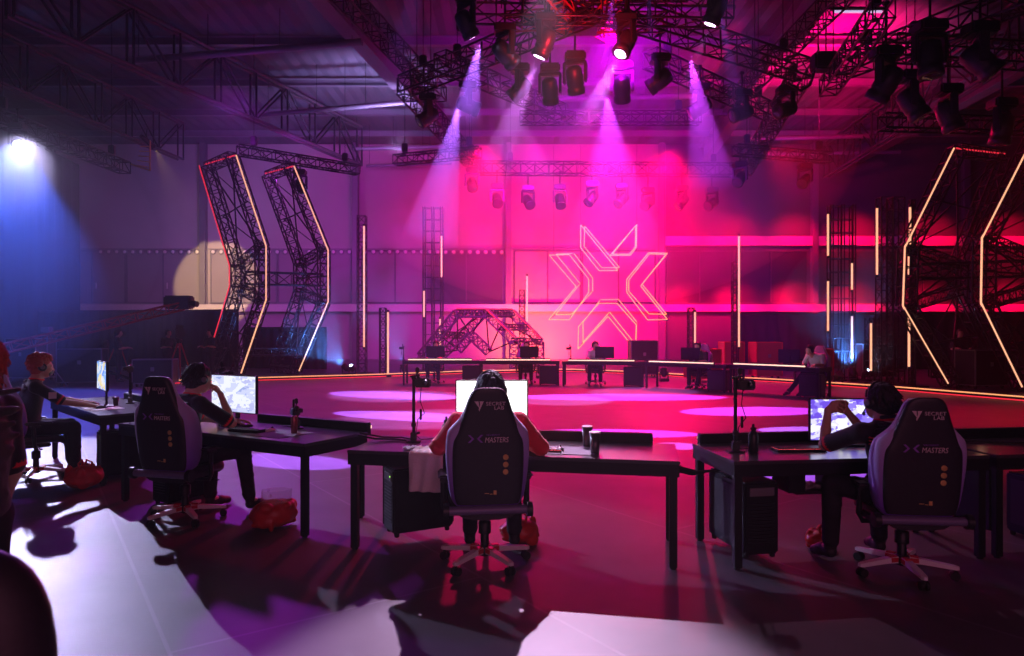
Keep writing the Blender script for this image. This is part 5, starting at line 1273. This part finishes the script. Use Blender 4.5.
# crew in the dark
def standing(**k):
    J = dict(hip=(0, 0, .92), chest=(0, .0, 1.22), neck=(0, -.01, 1.44), head=(0, .02, 1.60), shR=(.19, 0, 1.37), shL=(-.19, 0, 1.37), elR=(.26, .05, 1.10), elL=(-.26, .05, 1.10), wrR=(.18, .28, 1.12), wrL=(-.18, .28, 1.12), hdR=(-.3, 1, 0), hdL=(.3, 1, 0), plR=(0, 0, -1), plL=(0, 0, -1), knR=(.11, .03, .50), knL=(-.11, .03, .50), anR=(.12, -.02, .10), anL=(-.12, -.02, .10), toR=(.14, .15, .045), toL=(-.14, .15, .045))
    J.update(k); return J
for i, (x, D, rz, lab) in enumerate(((168, 23.5, -120, 'crew member in dark clothes standing behind the crane'), (210, 24.3, 160, 'crew member in dark clothes behind the red lit tripod camera'), (118, 22.0, -60, 'crew member in dark clothes left of the crane'), (690 + 270, 21.5, 170, 'crew member in dark clothes between the right portals'))):
    person('person', lab, ((x - CX) * D / F, D, 0), R(rz), standing(), dict(shirt='black_shirt', hair='hair_black', res=.016, collar=False, seed=60 + i), 'crew members in the dark')
# ------------------------------------------------------------------ light
sc = bpy.context.scene
w = bpy.data.worlds.new('hall_air'); sc.world = w; w.use_nodes = True; nt = w.node_tree
nt.nodes['Background'].inputs[0].default_value = (0, 0, 0, 1); nt.nodes['Background'].inputs[1].default_value = 0
vs = nt.nodes.new('ShaderNodeVolumeScatter'); vs.inputs['Density'].default_value = .0018; vs.inputs['Color'].default_value = (1, 1, 1, 1); vs.inputs['Anisotropy'].default_value = .25
nt.links.new(vs.outputs[0], nt.nodes['World Output'].inputs['Volume'])

MAG = (1.0, .0, .30); CRI = (1.0, .0, .07); PUR = (.36, .02, .62); BLU = (.05, .13, .95); VIO = (.40, .12, 1.0); MVI = (.62, .05, 1.0); ORA = (1.0, .22, .06)
def haze_cloud(name, label, c, r, dens):
    m = bpy.data.materials.new(name); m.use_nodes = True; t = m.node_tree; t.nodes.remove(t.nodes['Principled BSDF'])
    v = t.nodes.new('ShaderNodeVolumeScatter'); v.inputs['Density'].default_value = dens; v.inputs['Anisotropy'].default_value = .2
    t.links.new(v.outputs[0], t.nodes['Material Output'].inputs['Volume'])
    bm = bmesh.new(); bmesh.ops.create_icosphere(bm, subdivisions=4, radius=1)
    for q in bm.verts: q.co = Vector((q.co.x * r[0], q.co.y * r[1], q.co.z * r[2]))
    me = bpy.data.meshes.new(name); bm.to_mesh(me); bm.free(); me.materials.append(m)
    o = link(name, me, None, c); tag(o, label, 'haze', kind='stuff'); return o
haze_cloud('haze', 'thick pink stage haze hanging under the middle of the rig', (2.6, 24, 7.4), (8.5, 9.5, 5.0), .021)
haze_cloud('haze', 'low blue haze around the floor lamps right of the left portals', (-5.4, 26.4, 1.9), (3.4, 1.6, 2.4), .05)
haze_cloud('haze', 'low blue haze around the floor lamps at the right light towers', (11.6, 24.0, 2.2), (2.2, 1.6, 2.6), .05)
haze_cloud('haze', 'blue haze around the lamp at the far left', (-15.0, 17.5, 4.2), (5.0, 6.5, 4.2), .034)
# key light over the stage for the middle and right desks
spot('key_light', (.7, 13.9, 9.0), (0, 2.75, 0), 12500, (.95, .60, 1.0), 12.5, .5, .06)
spot('key_light', (3.5, 13.9, 9.0), (3.6, 3.6, 0), 600, (1, .45, .8), 24, 1.0, .06)
# the blue lamp at the far left
spot('side_key', (-12.3, 17.2, 6.4), (-3.4, 5.0, 0), 9000, (.60, .54, .95), 30, .25, .05)
spot('side_beam', (-12.3, 17.2, 6.4), (-13.0, 14.5, 0), 5500, BLU, 96, .3, .05)
spot('side_beam', (-13.0, 16.5, 6.4), (-9, 16, 0), 1500, BLU, 24, .3, .05)
# pools on the stage floor
# oval light pools on the stage floor: centre, half width, half depth (m)
pools = [(622, 397, 2.7, .85, MVI), (752, 411, 1.6, .75, MVI), (618, 433, 1.35, .42, MVI), (392, 395, 2.0, .85, VIO), (408, 416, 1.75, .60, VIO), (292, 461, .95, .42, VIO), (805, 473, .85, .42, VIO), (800, 430, .75, .38, VIO), (676, 446, .35, .30, VIO)]
for i, (x, y, hw, hd, c) in enumerate(pools):
    g = G(x, y); L = Vector((g.x + (3.0 - g.x) * .25, g.y + 3.0, 8.6)); d = (g - L).length
    o = spot('stage_pool', L, g, 42000 * (d / 9.5) ** 2 * (1 if y < 440 else .6), c, math.degrees(2 * math.atan(hd / d)), .12, .03)
    o.scale = (hw / hd, 1, 1)
# magenta and crimson floods
spot('flood', (2.6, 16.5, 8.8), (2.6, 29, 7.2), 13000, (.55, .0, .85), 105, .9, .3)
spot('flood', (2.5, 21, 8.6), (3, 26, 0), 2600, (.85, .0, .4), 110, .8, .3)
spot('flood', (4.2, 27, 8.8), (4.4, 38, 5.5), 10500, (1, 0, .22), 96, .9, .3)
spot('flood', (13, 31, 8.2), (14, 40, 8), 900, (.45, 0, .75), 140, .8, .3)
spot('flood', (1, 26, 8.6), (-1.5, 38, 7), 3500, (.8, .0, .55), 100, .9, .3)
spot('flood', (-1, 25, 8.3), (-2, 20, 0), 8000, (1, 0, .10), 88, .8, .3)
spot('flood', (12.5, 15.5, 8.5), (10.5, 11.5, 0), 4000, (1, 0, .02), 56, .8, .3)
spot('flood', (6, 26, 8.5), (4, 22, 0), 13000, (1, 0, .10), 92, .8, .3)
spot('flood', (3.8, 33, .6), (3.8, 40, 4), 9000, CRI, 120, .8, .2)
spot('flood', (1.0, 36.5, .5), (1.2, 40, 2.0), 1700, ORA, 120, .8, .2)
for x in (10, 13, 16.5, 20, 24.5, 29):
    spot('flood', (x, 38.2, 7.5), (x, 40, 6.9), 550 if x < 22 else 350, (1, 0, .05), 110, .6, .2)
    spot('flood', (x, 38.2, 3.6), (x, 40, 3.0), 800 if x < 22 else 350, (1, 0, .05), 110, .6, .2)
spot('flood', (9, 24, 8), (18, 18, 0), 1200, CRI, 120, .8, .3)
spot('flood', (-9, 27, 8.5), (-9, 38, 5), 2600, (.40, .04, .60), 140, .8, .3)
spot('flood', (-8, 20, 8.5), (-7, 14, 0), 2500, PUR, 120, .8, .3)
spot('flood', (-17, 28, 4), (-16, 40, 5), 500, (.55, .35, 1), 120, .8, .3)
spot('flood', (-4.5, 27, 8.6), (-6.0, 30, 12.6), 2600, (.50, .36, 1), 92, .8, .3)
spot('flood', (3, 22, 9.5), (3, 24, 12.6), 900, MAG, 160, .8, .3)
spot('flood', (11.5, 24, 9.2), (11.8, 26.5, 12.6), 9000, (1, .0, .16), 125, .9, .3)
spot('flood', (-10, 24, 8.5), (-8, 27, 12.6), 120, PUR, 150, .8, .3)
spot('flood', (-15, 33, 9.5), (-14, 40, 5), 350, (.55, .25, .75), 130, .8, .3)
spot('amber_beam', W(147, 141, 26.2) + Vector((.15, .3, -.2)), (-17.2, 40, 4.5), 12000, (1, .62, .28), 20, .25, .04)
# soft fill from the hall behind us
a = bpy.data.lights.new('hall_fill', 'AREA'); a.shape = 'RECTANGLE'; a.size = 8; a.size_y = 3; a.energy = 110; a.color = (1, .28, .5)
o = bpy.data.objects.new('hall_fill', a); C.objects.link(o); o.location = (1.5, -4.5, 3.0); o.rotation_euler = (R(86), 0, 0)

cam = bpy.data.cameras.new('camera'); co = bpy.data.objects.new('camera', cam); C.objects.link(co)
co.location = (0, 0, H); co.rotation_euler = (R(90), 0, 0); cam.sensor_width = 36; cam.lens = 36 * F / 1024; cam.shift_y = (CY - 328) / 1024
cam.clip_start = .05; cam.clip_end = 200
cam.dof.use_dof = True; cam.dof.focus_distance = 8.0; cam.dof.aperture_fstop = 2.8
sc.camera = co
sc.view_settings.view_transform = 'Standard'; sc.view_settings.look = 'None'; sc.view_settings.gamma = 1.0; sc.view_settings.use_curve_mapping = False
sc.view_settings.exposure = 0.0
cy = sc.cycles
cy.max_bounces = 4; cy.diffuse_bounces = 2; cy.glossy_bounces = 2; cy.transmission_bounces = 3; cy.transparent_max_bounces = 6; cy.volume_bounces = 0
cy.use_denoising = True; cy.sample_clamp_indirect = 4.0; cy.use_light_tree = True
